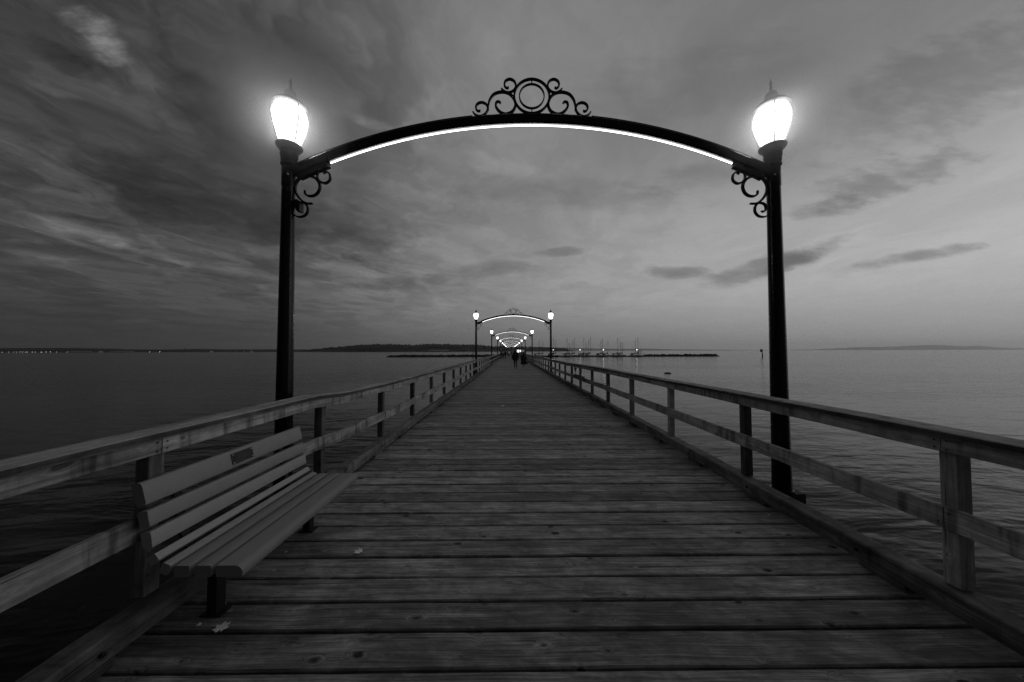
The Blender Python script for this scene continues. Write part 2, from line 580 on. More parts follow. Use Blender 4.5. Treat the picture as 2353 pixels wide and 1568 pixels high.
# added volume imitating lens bloom round a lamp, lit by the lamp itself
BLOOM_R = 1.25
mm = bpy.data.materials.new("lamp_bloom")
mm.use_nodes = True
t = mm.node_tree
t.nodes.clear()
n = NT(t)
oc = n.node("ShaderNodeTexCoord").outputs["Object"]
ox, oy, oz = n.sep(oc)
rr = n.m("SQRT", n.add(n.add(n.mul(ox, ox), n.mul(oy, oy)), n.mul(oz, oz)))
fall = n.smooth(rr, BLOOM_R, 0.12, 0.0, 1.0)
dens = n.mul(n.m("POWER", fall, 2.6), 1.55)
pv_ = n.node("ShaderNodeVolumePrincipled")
pv_.inputs["Color"].default_value = g3(0.97)
pv_.inputs["Anisotropy"].default_value = 0.3
n.put(pv_.inputs["Density"], dens)
mo = n.node("ShaderNodeOutputMaterial")
t.links.new(pv_.outputs[0], mo.inputs["Volume"])
M["bloom_volume"] = mm

# ------------------------------------------------------------------ setting: water, far shore
WATER_Z = -2.9
mb = MB()
S = 19300
mb.addm([(-27500, -55, WATER_Z), (27500, -55, WATER_Z), (27500, S, WATER_Z), (-27500, S, WATER_Z)], [(0, 1, 2, 3)])
mb.obj("water", M["water"]).__setitem__("kind", "structure")


def px(xd, yd, Y):
    """A point at distance Y seen at (xd, yd) of the 2353-wide picture: used only to take positions off the photograph."""
    f, r, u = _f, _r, _u
    d = f + r * ((xd - 1176.5) / 735.0) - u * ((yd - 784.0) / 735.0)
    k = Y / d.y
    return Vector((d.x * k, Y, CAM_Z + d.z * k))


def ridge(name, prof, Y, depth, mat_, jag=0.0, step=6.0, kind="structure"):
    """A strip of land: waterline in front, a ridge line with a jagged wooded top, sloping away behind."""
    pts = [px(a, b, Y) for a, b in prof]
    xs, zs = [p.x for p in pts], [max(p.z, WATER_Z + 0.5) for p in pts]
    nx = max(8, int((xs[-1] - xs[0]) / step))
    X = np.linspace(xs[0], xs[-1], nx)
    Z = np.interp(X, xs, zs)
    rows = [(-0.10, 0.0), (0.02, 0.30), (0.12, 0.55), (0.30, 0.80), (0.5, 1.0), (0.8, 0.7), (1.3, 0.0)]
    v, f = [], []
    for j, (dyf, hz) in enumerate(rows):
        for i in range(nx):
            hh = (Z[i] - WATER_Z)
            nz = mnoise.noise(Vector((X[i] / (step * 2.2), j * 3.7, 1.0))) + 0.6 * mnoise.noise(Vector((X[i] / (step * 0.9), j * 5.1, 2.0)))
            z = WATER_Z - 0.3 + hh * hz + (jag * nz if 0 < j < 6 else 0)
            v.append((X[i], Y + depth * dyf + 0.1 * depth * mnoise.noise(Vector((X[i] / 300.0, 0, j))), z))
    for j in range(len(rows) - 1):
        for i in range(nx - 1):
            a = j * nx + i
            f.append((a, a + 1, a + nx + 1, a + nx))
    mb = MB()
    mb.addm(v, f)
    o = mb.obj(name, mat_)
    o["kind"] = kind
    return o, X, Z


near_prof = [(640, 806.5), (690, 804.8), (742, 799), (775, 796.5), (812, 792.5), (850, 791), (900, 792), (935, 793), (980, 790.3), (1040, 791.5), (1090, 793), (1130, 796), (1175, 796.5), (1210, 797.5), (1245, 799), (1285, 800.3), (1310, 803), (1322, 806.5)]
ridge("hills", near_prof, 2300, 260, M["shore"], jag=2.4, step=7)
left_prof = [(-160, 800.5), (-60, 800), (60, 799.5), (150, 800), (215, 801.5), (240, 803), (330, 803.5), (420, 801.8), (480, 803), (560, 803), (650, 803), (700, 803.5), (760, 806)]
ridge("shore", left_prof, 2900, 300, M["shore"], jag=1.8, step=9)
mid_prof = [(1190, 803), (1260, 798.5), (1310, 799), (1380, 801), (1440, 802), (1500, 801), (1560, 803), (1700, 804), (1830, 805.3)]
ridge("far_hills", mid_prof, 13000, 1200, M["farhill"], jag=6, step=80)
right_prof = [(1700, 805.6), (1820, 804.2), (1910, 803.2), (1960, 800.5), (2010, 797.5), (2060, 797.2), (2110, 795.5), (2150, 793.5), (2185, 792.0), (2225, 793.2), (2260, 795.6), (2300, 794.6), (2330, 797.5), (2360, 799.5), (2420, 800.5), (2560, 798)]
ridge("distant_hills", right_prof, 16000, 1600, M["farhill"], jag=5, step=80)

# crowns of the far wood along the headland's ridge: they read as one mass
mb = MB()
xs = [px(a, b, 2300) for a, b in near_prof]
for k in range(900):
    t_ = random.random()
    X = xs[1].x + t_ * (xs[-2].x - xs[1].x)
    Z = np.interp(X, [p.x for p in xs], [p.z for p in xs])
    j = random.choice([0.15, 0.35, 0.5])
    zz = WATER_Z + (Z - WATER_Z) * {0.15: 0.55, 0.35: 0.82, 0.5: 0.98}[j]
    r = random.uniform(3, 7)
    b0_ = len(mb.v)
    mb.ball((X, 2300 + 260 * j, zz), r, 6, (1, 1, random.uniform(0.9, 1.7)))
tag(mb.obj("far_wood", M["leafmass"]), "dark wood covering the low headland across the water", "wood", kind="stuff")

# houses and lights on the far shore
SH = [  # x0, x1 (picture), height m, pale?
    (213, 226, 8, "square pale house on the far left shore beside low sheds", True), (428, 482, 8.5, "long pale waterfront building on the far left shore", True),
    (531, 541, 6, "first of three small pale sheds left of the near lamp post", True), (545, 559, 7, "middle and widest of three small pale sheds left of the near lamp post", True),
    (563, 575, 6, "last of three small pale sheds, closest to the near lamp post", True),
    (150, 205, 3.5, "low dark shed row with pale roof edge on the far left shore", False), (252, 300, 4, "low grey pier shed beyond the square pale house", False),
    (985, 1030, 6, "pale house low on the wooded headland", False),
]
for (x0, x1, h, lab, pale) in SH:
    Y = 2640 if x0 < 700 else 2210
    a, b = px(x0, 808, Y), px(x1, 808, Y)
    ob = empty("shore_building", ((a.x + b.x) / 2, Y, WATER_Z), label=lab, cat="building", group="buildings on the far shore")
    wd = (b.x - a.x) / 2
    mb = MB(); mb.box(-wd, wd, 0, 30, 0, h + 2); mb.obj("wall", M["wallpale"] if pale else M["roofdark"], ob)
    mb = MB(); mb.prism([(-1, h + 2), (31, h + 2), (15, h + 6)], 0, -wd - 1, wd + 1); mb.obj("roof", M["roofdark"] if pale else M["wallpale"], ob)
a = px(742, 804, 2650)
ob = empty("radio_tower", (px(742 * 0 + 428 - 4, 804, 2650).x, 2655, WATER_Z), label="thin dark tower standing over the long pale waterfront building", cat="tower")
mb = MB(); mb.tube([(0, 0, 0), (0, 0, 42)], [2.2, 1.2], 6); mb.obj("mast", M["roofdark"], ob)
mb = MB(); mb.box(-2, 2, -2, 2, 30, 34); mb.obj("platform", M["roofdark"], ob)
base_l = None
ORD = ["outermost", "second", "third", "fourth", "fifth", "sixth", "seventh", "eighth", "ninth", "tenth", "eleventh", "twelfth", "thirteenth", "fourteenth"]
for i, xd in enumerate((5, 20, 32, 38, 46, 52, 58, 62, 74, 81, 95, 106, 116, 130, 155, 344, 367)):
    if i < 14: lab = "%s of the string of shore lights, counted from the picture's left edge" % ORD[i]
    else: lab = ["shore light at the end of the dark shed row beside the square pale house", "first of two lone shore lights beyond the low grey pier shed", "second of two lone shore lights beyond the low grey pier shed"][i - 14]
    Y = 2600
    p = px(xd, 808.5, Y)
    lo = empty("shore_light", (p.x, Y, WATER_Z), label=lab, cat="light", group="lights along the far left shore")
    mb = MB(); mb.tube([(0, 0, 0), (0, 0, 3.5)], 0.25, 5); mb.obj("post", M["roofdark"], lo)
    mb = MB(); mb.ball((0, 0, 4.4), 1.1, 6); mb.obj("lamp", M["shore_lamp"], lo)

# ------------------------------------------------------------------ setting: the pier
PC = 0.28                                   # pier centre line
DECK_L, DECK_R = -2.40, 3.02
PIER_END = 252.0
mb = MB()
for yy in np.arange(-6, 14, 3.65):
    pass
for xx in (-2.2, -1.35, -0.5, 0.35, 1.2, 2.05, 2.75):
    mb.box(xx - 0.06, xx + 0.06, -6, PIER_END, -0.36, -0.056)
for yy in np.arange(-5.2, PIER_END, 5.48):
    mb.box(DECK_L - 0.1, DECK_R + 0.1, yy - 0.15, yy + 0.15, -0.70, -0.363)
deck = mb.obj("pier_deck", M["beam_wood"])
deck["kind"] = "structure"
mb = MB()
for yy in np.arange(-5.2, PIER_END, 5.48):
    for xx in (-1.9, 0.3, 2.5):
        mb.tube([(xx, yy, -8), (xx, yy, -0.703)], 0.16, 8)
o = mb.obj("piles", M["beam_wood"], deck, smooth=True)
o["kind"] = "stuff"


def plank_mesh(seed, seg, wdt=0.2185, th=0.05):
    """A deck plank: eased top edges that wander a little."""
    rs = random.Random(seed)
    L0, L1 = DECK_L, DECK_R
    v, f = [], []
    ph = [rs.uniform(0, 100) for _ in range(3)]
    for i in range(seg + 1):
        x = L0 + (L1 - L0) * i / seg
        e0 = 0.005 * mnoise.noise(Vector((x * 1.3, ph[0], 0))) + 0.0022 * mnoise.noise(Vector((x * 7, ph[0], 3)))
        e1 = 0.005 * mnoise.noise(Vector((x * 1.3, ph[1], 0))) + 0.0022 * mnoise.noise(Vector((x * 7, ph[1], 3)))
        zz = 0.003 * mnoise.noise(Vector((x * 0.7, ph[2], 0)))
        a, b = -wdt / 2 + e0, wdt / 2 + e1
        bv = 0.007
        for (yy, z) in ((a, -th), (a, -bv * 1.2 + zz), (a + bv, zz), (b - bv, zz), (b, -bv * 1.2 + zz), (b, -th)):
            v.append((x, yy, z))
    for i in range(seg):
        for k in range(6):
            k2 = (k + 1) % 6
            f.append((i * 6 + k, i * 6 + k2, (i + 1) * 6 + k2, (i + 1) * 6 + k))
    f.append(tuple(range(6)))
    f.append(tuple(seg * 6 + k for k in range(6))[::-1])
    mb = MB()
    mb.addm(v, f)
    me = mb.mesh("plank", M["deck"])
    return me


fine_planks = [plank_mesh(k, 40) for k in range(9)]
coarse_planks = [plank_mesh(100 + k, 3) for k in range(6)]
PITCH = 0.2378
# joints taken from the photograph for the first boards, regular beyond
joints = [1.762, 2.005, 2.233, 2.464, 2.705, 2.937, 3.175, 3.418, 3.661]
jl = [joints[0] - PITCH * k for k in range(12, 0, -1)] + joints
while jl[-1] < PIER_END:
    jl.append(jl[-1] + PITCH + random.uniform(-0.006, 0.006))
NP = 280
for k in range(NP):
    y0, y1 = jl[k], jl[k + 1]
    me = random.choice(fine_planks if y0 < 9 else coarse_planks)
    o = link("plank", me, deck, (random.uniform(-0.03, 0.03), (y0 + y1) / 2, random.uniform(-0.004, 0.003)))
    o.scale = (1, (y1 - y0) / PITCH * random.uniform(0.985, 1.008), 1)
    if random.random() < 0.5: o.rotation_euler.z = math.pi; o.location.x += 2 * (DECK_L + DECK_R) / 2
mb = MB()
for k in range(NP, len(jl) - 1):
    y0, y1 = jl[k], jl[k + 1]
    zt = random.uniform(-0.004, 0.003)
    mb.box(DECK_L, DECK_R, y0 + 0.008, y1 - 0.008, zt - 0.05, zt)
o = mb.obj("planks", M["deck"], deck)
o["kind"] = "stuff"

def timber(x0, x1, y0, y1, z0, z1, bev=0.008, wob=0.004, seg=1, seed=0, axis=1):
    """A sawn timber along y with eased long edges and a slight wander."""
    v, f = [], []
    rs = random.Random(seed)
    ph = rs.uniform(0, 99)
    for i in range(seg + 1):
        y = y0 + (y1 - y0) * i / seg
        ox_ = wob * mnoise.noise(Vector((y * 0.9, ph, 0))) * (1 if 0 < i < seg else 0.3)
        oz_ = wob * mnoise.noise(Vector((y * 0.9, ph, 7))) * (1 if 0 < i < seg else 0.3)
        for (x, z) in ((x0, z0 + bev), (x0 + bev, z0), (x1 - bev, z0), (x1, z0 + bev), (x1, z1 - bev), (x1 - bev, z1), (x0 + bev, z1), (x0, z1 - bev)):
            v.append((x + ox_, y, z + oz_))
    for i in range(seg):
        for k in range(8):
            k2 = (k + 1) % 8
            f.append((i * 8 + k, i * 8 + k2, (i + 1) * 8 + k2, (i + 1) * 8 + k))
    f.append(tuple(range(8)))
    f.append(tuple(seg * 8 + k for k in range(8))[::-1])
    return v, f


# kerb timbers raised on blocks along both edges
for side, (xa, xb), off in ((-1, (-2.285, -2.135), 6.05), (1, (2.745, 2.905), 4.4)):
    y = off - 3.66 * 3
    k = 0
    while y < PIER_END:
        y1 = min(y + 3.66, PIER_END)
        mb = MB()
        mb.addm(*timber(xa, xb, y + 0.004, y1 - 0.004, 0.052, 0.190, bev=0.012, wob=0.012, seg=10 if y < 20 else 2, seed=k + side * 50))
        link("kerb_timber", mb.mesh("kerb_timber", M["kerb"]), deck, (random.uniform(-0.008, 0.008), 0, random.uniform(-0.006, 0.006)))
        if y < 40:
            for yb in (y + 0.3, y + 1.53, y + 2.76):
                mb = MB(); mb.box(xa + 0.012, xb - 0.012, yb, yb + 0.3, 0.004, 0.05)
                mb.obj("kerb_block", M["kerb"], deck)
            for yb in (y + 0.55, y + 1.83, y + 3.0):
                mb = MB(); xi = xb if side < 0 else xa
                mb.lathe([(0.014, 0), (0.014, 0.012), (0.008, 0.016)], 0, 0, 8)
                o = mb.obj("bolt_head", M["castiron"], deck)
                o.location = (xi - side * 0.002, yb, 0.12)
                o.rotation_euler = (0, -side * math.pi / 2, 0)
        y = y1
        k += 1

# ------------------------------------------------------------------ railings
BAY = 1.83
NB = 136


def sag(side, y):
    """The rails are not dead level: heights read off the photograph."""
    if side < 0:
        return float(np.interp(y, [0, 3.7, 4.3, 6, 14, 60], [0, 0, -0.045, -0.075, -0.088, -0.09]))
    return float(np.interp(y, [0, 3, 10, 16, 60], [-0.012, -0.015, -0.03, -0.085, -0.10]))


post_mesh = {}
for side, y_first, lab in ((-1, 2.02, "pale weathered timber railing running behind the near bench on the open-water side"),
                           (1, 2.03, "darker timber railing on the marina side, opposite the near bench")):
    rl = empty("railing", (0, 0, 0), label=lab, cat="railing", group="timber railings along both edges of the pier")
    if side < 0:
        xi, xo = -2.25, -2.34          # inner and outer post face
        bi = (-2.25, -2.212)           # boards on the inner face
        cap = (-2.385, -2.185)
    else:
        xi, xo = 2.825, 2.915
        bi = (2.787, 2.825)
        cap = (2.755, 2.955)
    px0, px1 = min(xi, xo), max(xi, xo)
    for k in range(-3, NB):
        y = y_first + BAY * k
        mb = MB()
        seg = 6 if 0 <= k < 8 else 1
        hz = 1.15 + sag(side, y)
        vv, ff = timber(px0 - 0.5 * (px0 + px1), px1 - 0.5 * (px0 + px1), 0.193, hz - 0.004, -0.0445, 0.0445, bev=0.005, wob=0.004, seg=seg, seed=k + 300 * side)
        vv = [(a, c, b) for (a, b, c) in vv]
        mb.addm(vv, ff)
        o = link("post", mb.mesh("post", M["post_pale"] if side > 0 and k in (0, 2) else M["post_dark"] if side > 0 and k == 1 else M["post"]), rl, (0.5 * (px0 + px1), y + 0.045 + random.uniform(-0.02, 0.02) * (k > 4), 0), (random.uniform(-0.008, 0.008), random.uniform(-0.006, 0.006), random.uniform(-0.03, 0.03)))
    # boards span two bays; joints staggered
    def run(nm, x0, x1, z0, z1, start, span, bev, mt=M["rail"]):
        j = start
        i = 0
        while j < PIER_END - 4:
            j1 = min(j + span, PIER_END - 4)
            n_ = 14 if j1 < 25 else 3
            vv, ff = timber(x0, x1, j + 0.003, j1 - 0.003, z0, z1, bev=bev, wob=0.007, seg=n_, seed=i + int(z0 * 1000) + side)
            vv = [(a, b, c + sag(side, b)) for (a, b, c) in vv]
            mb = MB()
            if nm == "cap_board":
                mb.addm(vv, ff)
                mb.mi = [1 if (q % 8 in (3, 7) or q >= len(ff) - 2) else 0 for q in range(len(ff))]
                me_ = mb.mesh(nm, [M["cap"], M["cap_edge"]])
            else:
                mb.addm(vv, ff)
                me_ = mb.mesh(nm, mt)
            link(nm, me_, rl, (random.uniform(-0.004, 0.004), 0, random.uniform(-0.006, 0.006) * (j > 5)))
            j = j1
            i += 1
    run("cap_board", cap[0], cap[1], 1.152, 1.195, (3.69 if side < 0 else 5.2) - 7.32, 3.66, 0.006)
    run("top_rail", bi[0], bi[1], 1.055, 1.149, y_first + 0.045 - 3.66, 3.66, 0.004)
    run("mid_rail", bi[0], bi[1], 0.565, 0.705, (y_first + BAY if side < 0 else y_first) + 0.045 - 5.49 - (0 if side < 0 else 1.83), 3.66, 0.004)
    if side > 0:      # a repair board bolted over the middle rail further out
        vv, ff = timber(2.745, 2.785, 11.96, 13.8, 0.60, 0.775, bev=0.006, seg=2)
        mb = MB(); mb.addm([(a, b, c + sag(side, b)) for (a, b, c) in vv], ff); mb.obj("repair_board", M["kerb"], rl)
    # nails where boards meet the near posts
    for k in range(0, 5):
        y = y_first + BAY * k + 0.045
        for (z, s) in ((1.075, -0.03), (1.13, -0.03), (1.08, 0.03), (1.125, 0.03), (0.60, 0.025), (0.67, -0.025)):
            mb = MB(); mb.lathe([(0.005, 0), (0.005, 0.004), (0.003, 0.006)], 0, 0, 6)
            o = mb.obj("nail", M["castiron"], rl)
            xx = bi[1] if side < 0 else bi[0]
            o.location = (xx - side * 0.001, y + s, z + sag(side, y))
            o.rotation_euler = (0, -side * math.pi / 2, 0)

# ------------------------------------------------------------------ lamp arches
ARCH_Y0, ARCH_D, N_ARCH = 3.92, 21.9, 11
XP = 3.02
ARC_R, ARC_TOP = 6.83, 4.598


def arc_z(x): return ARC_TOP - (ARC_R - math.sqrt(ARC_R ** 2 - x * x))


def scroll(pts, w_mid, depth=0.022, w_end=None):
    P = spline([(p[0], 0, p[1]) for p in pts], 5)
    nP = len(P)
    we = w_end if w_end is not None else w_mid * 0.55
    rad = [max(0.0035, we + (w_mid - we) * math.sin(math.pi * min(1, (i / (nP - 1)) * 1.0)) ** 0.7) for i in range(nP)]
    return P, rad


def crest_part(pts, wd):
    mb = MB()
    P, rad = scroll(pts, wd)
    mb.tube(P, rad, flat=((0, 1, 0), 0.026))
    return mb.mesh("scroll", M["iron"])


def ring_mesh(r_out, r_in, z0, dep=0.026, n=48):
    mb = MB()
    v, f = [], []
    for k in range(n):
        a = 2 * math.pi * k / n
        for (r, yy) in ((r_out, -dep / 2), (r_out, dep / 2), (r_in, dep / 2), (r_in, -dep / 2)):
            v.append((r * math.cos(a), yy, z0 + r * math.sin(a)))
    for k in range(n):
        k2 = (k + 1) % n
        for j in range(4):
            j2 = (j + 1) % 4
            f.append((k * 4 + j, k * 4 + j2, k2 * 4 + j2, k2 * 4 + j))
    mb.addm(v, f)
    return mb.mesh("ring", M["iron"])


S2 = 0.000978
def c2(p): return ((p[0] - 1040) * S2, 4.895 - (p[1] - 420) * S2)
UP_S = [(648, 318), (680, 350), (735, 372), (800, 350), (836, 290), (815, 225), (760, 196), (705, 220), (688, 270), (705, 305), (735, 315), (742, 298)]
BIG_S = [(482, 606), (482, 540), (505, 460), (560, 392), (650, 366), (740, 382), (805, 445), (830, 530), (805, 605), (750, 645), (690, 655), (625, 622), (580, 560), (585, 505), (615, 492), (642, 512)]
OUT_S = [(282, 624), (315, 664), (375, 683), (440, 655), (474, 595), (458, 532), (400, 503), (345, 522), (322, 570), (340, 610), (370, 618), (377, 602)]
def k2_(p): return ((p[0] - 456) * 0.00137, 3.83 - (p[1] - 1050) * 0.00137)
BR_BIG = [(675, 1270), (620, 1268), (565, 1232), (522, 1165), (518, 1095), (560, 1035), (630, 1015), (700, 1042), (738, 1100), (728, 1160), (690, 1196), (640, 1202), (608, 1182), (604, 1150)]
BR_UP = [(812, 950), (765, 944), (722, 980), (716, 1030), (742, 1070), (790, 1084), (828, 1052), (824, 1000), (792, 980), (768, 998)]
BR_LO = [(500, 1366), (545, 1392), (600, 1385), (632, 1345), (628, 1295), (592, 1264), (545, 1275), (532, 1315), (552, 1345), (575, 1338)]

scroll_meshes = []
for sgn in (-1, 1):
    for pts, wd in ((UP_S, 0.0115), (BIG_S, 0.0155), (OUT_S, 0.0115)):
        q = [c2(p) for p in pts]
        scroll_meshes.append(crest_part([(x_ * (1 if sgn < 0 else -1), z_) for x_, z_ in q], wd))
bracket_meshes = {}
for sgn in (-1, 1):          # sgn -1: left pole, brackets reach to +x
    L_ = []
    for pts, wd in ((BR_UP, 0.011), (BR_BIG, 0.0145), (BR_LO, 0.011)):
        q = [k2_(p) for p in pts]
        L_.append(crest_part([(x_ * -sgn, z_) for x_, z_ in q], wd))
    bracket_meshes[sgn] = L_

# pole: tapered tube on a base, fluted capital, rimmed cup
mb = MB()
mb.lathe([(0.118, -0.004), (0.118, 0.02), (0.101, 0.024), (0.100, 0.10), (0.096, 0.4), (0.085, 1.9), (0.073, 3.70), (0.070, 3.72), (0.077, 3.74), (0.077, 3.985), (0.072, 4.0)], n=28)
pole_me = mb.mesh("pole", M["iron"], 35)
mb = MB()
prof = [(0.074, 3.99), (0.090, 4.0), (0.090, 4.02), (0.078, 4.03), (0.080, 4.08), (0.092, 4.13), (0.096, 4.15), (0.086, 4.16), (0.100, 4.175), (0.100, 4.185)]
mb.lathe(prof, n=28)
for k in range(16):
    a = 2 * math.pi * k / 16
    mb.tube([(0.081 * math.cos(a), 0.081 * math.sin(a), 4.04), (0.083 * math.cos(a), 0.083 * math.sin(a), 4.09), (0.094 * math.cos(a), 0.094 * math.sin(a), 4.135)], 0.006, 5)
capital_me = mb.mesh("capital", M["castiron"], 35)
mb = MB()
mb.lathe([(0.095, 4.183), (0.112, 4.195), (0.138, 4.222), (0.146, 4.238), (0.146, 4.250), (0.132, 4.256), (0.120, 4.250)], n=28)
cup_me = mb.mesh("cup", M["castiron"], 35)
mb = MB()
globe_prof = [(0.098, 4.252), (0.108, 4.28), (0.134, 4.35), (0.160, 4.43), (0.180, 4.50), (0.191, 4.56), (0.192, 4.62), (0.184, 4.67), (0.170, 4.71), (0.160, 4.735)]
rib_prof = [(0.125, 4.25), (0.138, 4.29), (0.160, 4.36), (0.183, 4.44), (0.201, 4.51), (0.211, 4.57), (0.212, 4.63), (0.204, 4.68), (0.190, 4.72), (0.180, 4.74)]
mb.lathe(globe_prof, n=24)
globe_me = mb.mesh("globe", M["globe"], 60)
mb = MB()
mb.lathe([(0.175, 4.735), (0.196, 4.737), (0.194, 4.75), (0.160, 4.79), (0.108, 4.835), (0.072, 4.862), (0.068, 4.875), (0.070, 4.90), (0.058, 4.935), (0.036, 4.955), (0.014, 4.962)], n=24)
roof_me = mb.mesh("roof", M["castiron"], 35)
mb = MB()
mb.lathe([(0.018, 4.955), (0.013, 4.985), (0.021, 4.995), (0.014, 5.01), (0.012, 5.05), (0.019, 5.065), (0.011, 5.08), (0.002, 5.125)], n=10)
finial_me = mb.mesh("finial", M["castiron"], 50)
rib_mes = []
for k in range(4):
    a = math.pi / 4 + k * math.pi / 2 + 0.25
    mb = MB()
    pts = [(r * math.cos(a), r * math.sin(a), z_) for (r, z_) in rib_prof]
    mb.tube(spline(pts, 2), 0.006, 6)
    rib_mes.append(mb.mesh("rib", M["castiron"], 50))
mb = MB(); mb.ball((0, 0, 0), BLOOM_R, 20)
bloom_me = mb.mesh("bloom_volume", M["bloom_volume"])

# arch beam: bent box section with eased edges
mb = MB()
secs = []
nseg = 44
sect = [(-0.034, -0.070), (-0.046, -0.052), (-0.050, 0.036), (-0.036, 0.054), (0.036, 0.054), (0.050, 0.036), (0.046, -0.052), (0.034, -0.070)]
v, f = [], []
for i in range(nseg + 1):
    x_ = -2.955 + 5.91 * i / nseg
    nz = Vector((x_ / ARC_R, 0, math.sqrt(1 - (x_ / ARC_R) ** 2)))
    for (yy, h_) in sect:
        v.append((x_ + nz.x * h_, yy, arc_z(x_) + nz.z * h_))
for i in range(nseg):
    for k in range(8):
        k2 = (k + 1) % 8
        f.append((i * 8 + k, i * 8 + k2, (i + 1) * 8 + k2, (i + 1) * 8 + k))
f.append(tuple(range(8))); f.append(tuple(nseg * 8 + k for k in range(8))[::-1])
mb.addm(v, f)
beam_me = mb.mesh("arch_beam", M["iron"], 30)
# shoe plates where the beam meets the poles, and the channel under the ends
shoe_mes = []
for s in (-1, 1):
    mb = MB()
    pts = []
    for i in range(6):
        x_ = s * (2.56 + 0.36 * i / 5)
        nz = Vector((x_ / ARC_R, 0, math.sqrt(1 - (x_ / ARC_R) ** 2)))
        pts.append((x_ - nz.x * 0.098, 0, arc_z(x_) - nz.z * 0.098))
    mb.tube(pts, 0.027, flat=((0, 1, 0), 0.06))
    shoe_mes.append(mb.mesh("end_channel", M["iron"]))
plate_mes = []
for s in (-1, 1):
    mb = MB()
    pts = []
    for i in range(17):
        x_ = s * (0.735 + 2.19 * i / 16)
        nz = Vector((x_ / ARC_R, 0, math.sqrt(1 - (x_ / ARC_R) ** 2)))
        pts.append((x_ + nz.x * 0.0605, 0, arc_z(x_) + nz.z * 0.0605))
    mb.tube(pts, 0.006, flat=((0, 1, 0), 0.07))
    plate_mes.append(mb.mesh("cover_plate", M["iron"]))
mbs = []
for s in (-1, 1):
    mb = MB()
    pts = []
    for i in range(23):
        x_ = s * (0.004 + 2.53 * i / 22)
        nz = Vector((x_ / ARC_R, 0, math.sqrt(1 - (x_ / ARC_R) ** 2)))
        pts.append((x_ - nz.x * 0.0785, 0, arc_z(x_) - nz.z * 0.0785))
    mb.tube(pts, 0.0085, 10)
    mbs.append(mb.mesh("light_strip", M["strip"], 50))

ring_o, ring_i = ring_mesh(0.232, 0.208, 4.895), ring_mesh(0.162, 0.148, 4.895)
mb = MB()
mb.box(-0.006, 0.006, -0.012, 0.012, 4.895 + 0.160, 4.895 + 0.210)
mb.box(-0.006, 0.006, -0.012, 0.012, 4.895 - 0.210, 4.895 - 0.160)
spacer_me = mb.mesh("spacer", M["iron"])
mb = MB()
mb.box(-0.11, 0.11, -0.03, 0.03, 4.64, 4.675)
foot_me = mb.mesh("crest_foot", M["iron"])

ARCH_LABELS = ["largest lamp arch, spanning the pier just beyond the bench", "second lamp arch from the bench, clear against the sky",
               "third lamp arch from the bench", "fourth lamp arch from the bench", "fifth lamp arch from the bench", "sixth lamp arch from the bench",
               "seventh lamp arch from the bench, deep in the nest of arches", "eighth lamp arch from the bench, deep in the nest of arches",
               "ninth lamp arch from the bench, deep in the nest of arches", "tenth lamp arch from the bench, next to the last",
               "smallest and last lamp arch, at the pier's far end"]


def make_arch(full):
    ar = empty("lamp_arch", (PC, 0, 0))
    link("arch_beam", beam_me, ar)
    for mm_ in shoe_mes: link("end_channel", mm_, ar)
    for mm_ in plate_mes: link("cover_plate", mm_, ar)
    for mm_ in mbs: link("light_strip", mm_, ar)
    cr = link("crest", ring_o, ar)
    if full:
        link("inner_ring", ring_i, cr)
        link("spacer", spacer_me, cr)
        link("crest_foot", foot_me, cr)
        for me in scroll_meshes: link("scroll", me, cr)
    for s in (-1, 1):
        pl = link("pole", pole_me, ar, (s * XP, 0, 0))
        link("capital", capital_me, pl)
        if full:
            sc = MB(); sc.lathe([(0.011, 0), (0.011, 0.008), (0.006, 0.011)], 0, 0, 10)
            for a in (-math.pi / 2 - s * 0.5,):
                o = sc.obj("screw", M["steel"], pl)
                o.location = (0.079 * math.cos(a), 0.079 * math.sin(a), 3.86)
                o.rotation_euler = (math.pi / 2, 0, a + math.pi / 2)
            bk = link("bracket", bracket_meshes[s][1], ar, (s * XP, 0, 0))
            link("scroll", bracket_meshes[s][0], bk)
            link("scroll", bracket_meshes[s][2], bk)
        lp = link("lamp", cup_me, ar, (s * XP, 0, 0))
        link("globe", globe_me, lp)
        link("roof", roof_me, lp)
        link("finial", finial_me, lp)
        if full:
            for me in rib_mes: link("rib", me, lp)
    return ar


full_arch, far_arch = make_arch(True), None
for k in range(N_ARCH):
    y = ARCH_Y0 + ARCH_D * k
    if k == 0: a = full_arch
    elif k < 5: a = copy_tree(full_arch)
    else:
        if far_arch is None:
            far_arch = make_arch(True); a = far_arch
        else: a = copy_tree(far_arch)
    a.location = (PC, y, 0)
    tag(a, ARCH_LABELS[k], "lamp arch", "lamp arches along the pier")
# switch box on the near left pole only
mb = MB(); mb.box(-2.93, -2.88, -0.05, 0.05, 3.47, 3.56); mb.box(-2.88, -2.855, -0.04, 0.04, 3.42, 3.545)
mb.obj("switch_box", M["castiron"], full_arch)
# outrigger timbers that carry the pole feet
for k in range(N_ARCH):
    y = ARCH_Y0 + ARCH_D * k
    mb = MB()
    mb.box(DECK_R + 0.002, 3.50, y - 0.10, y + 0.10, -0.26, -0.006)
    mb.box(-2.98, DECK_L - 0.002, y - 0.10, y + 0.10, -0.26, -0.006)
    mb.obj("outrigger", M["beam_wood"], deck)
# bloom volumes added round the lamps of the nearest arches
for k in range(3):
    y = ARCH_Y0 + ARCH_D * k
    for s in (-1, 1):
        o = link("bloom_volume", bloom_me, None, (PC + s * XP, y, 4.58 if k == 0 else 4.50))
        if k: o.scale = (0.36, 0.36, 0.36)
        tag(o, "added volume imitating lens bloom round the lit lamps on the arches", "bloom_volume", "added bloom volumes round the lamps", "stuff")


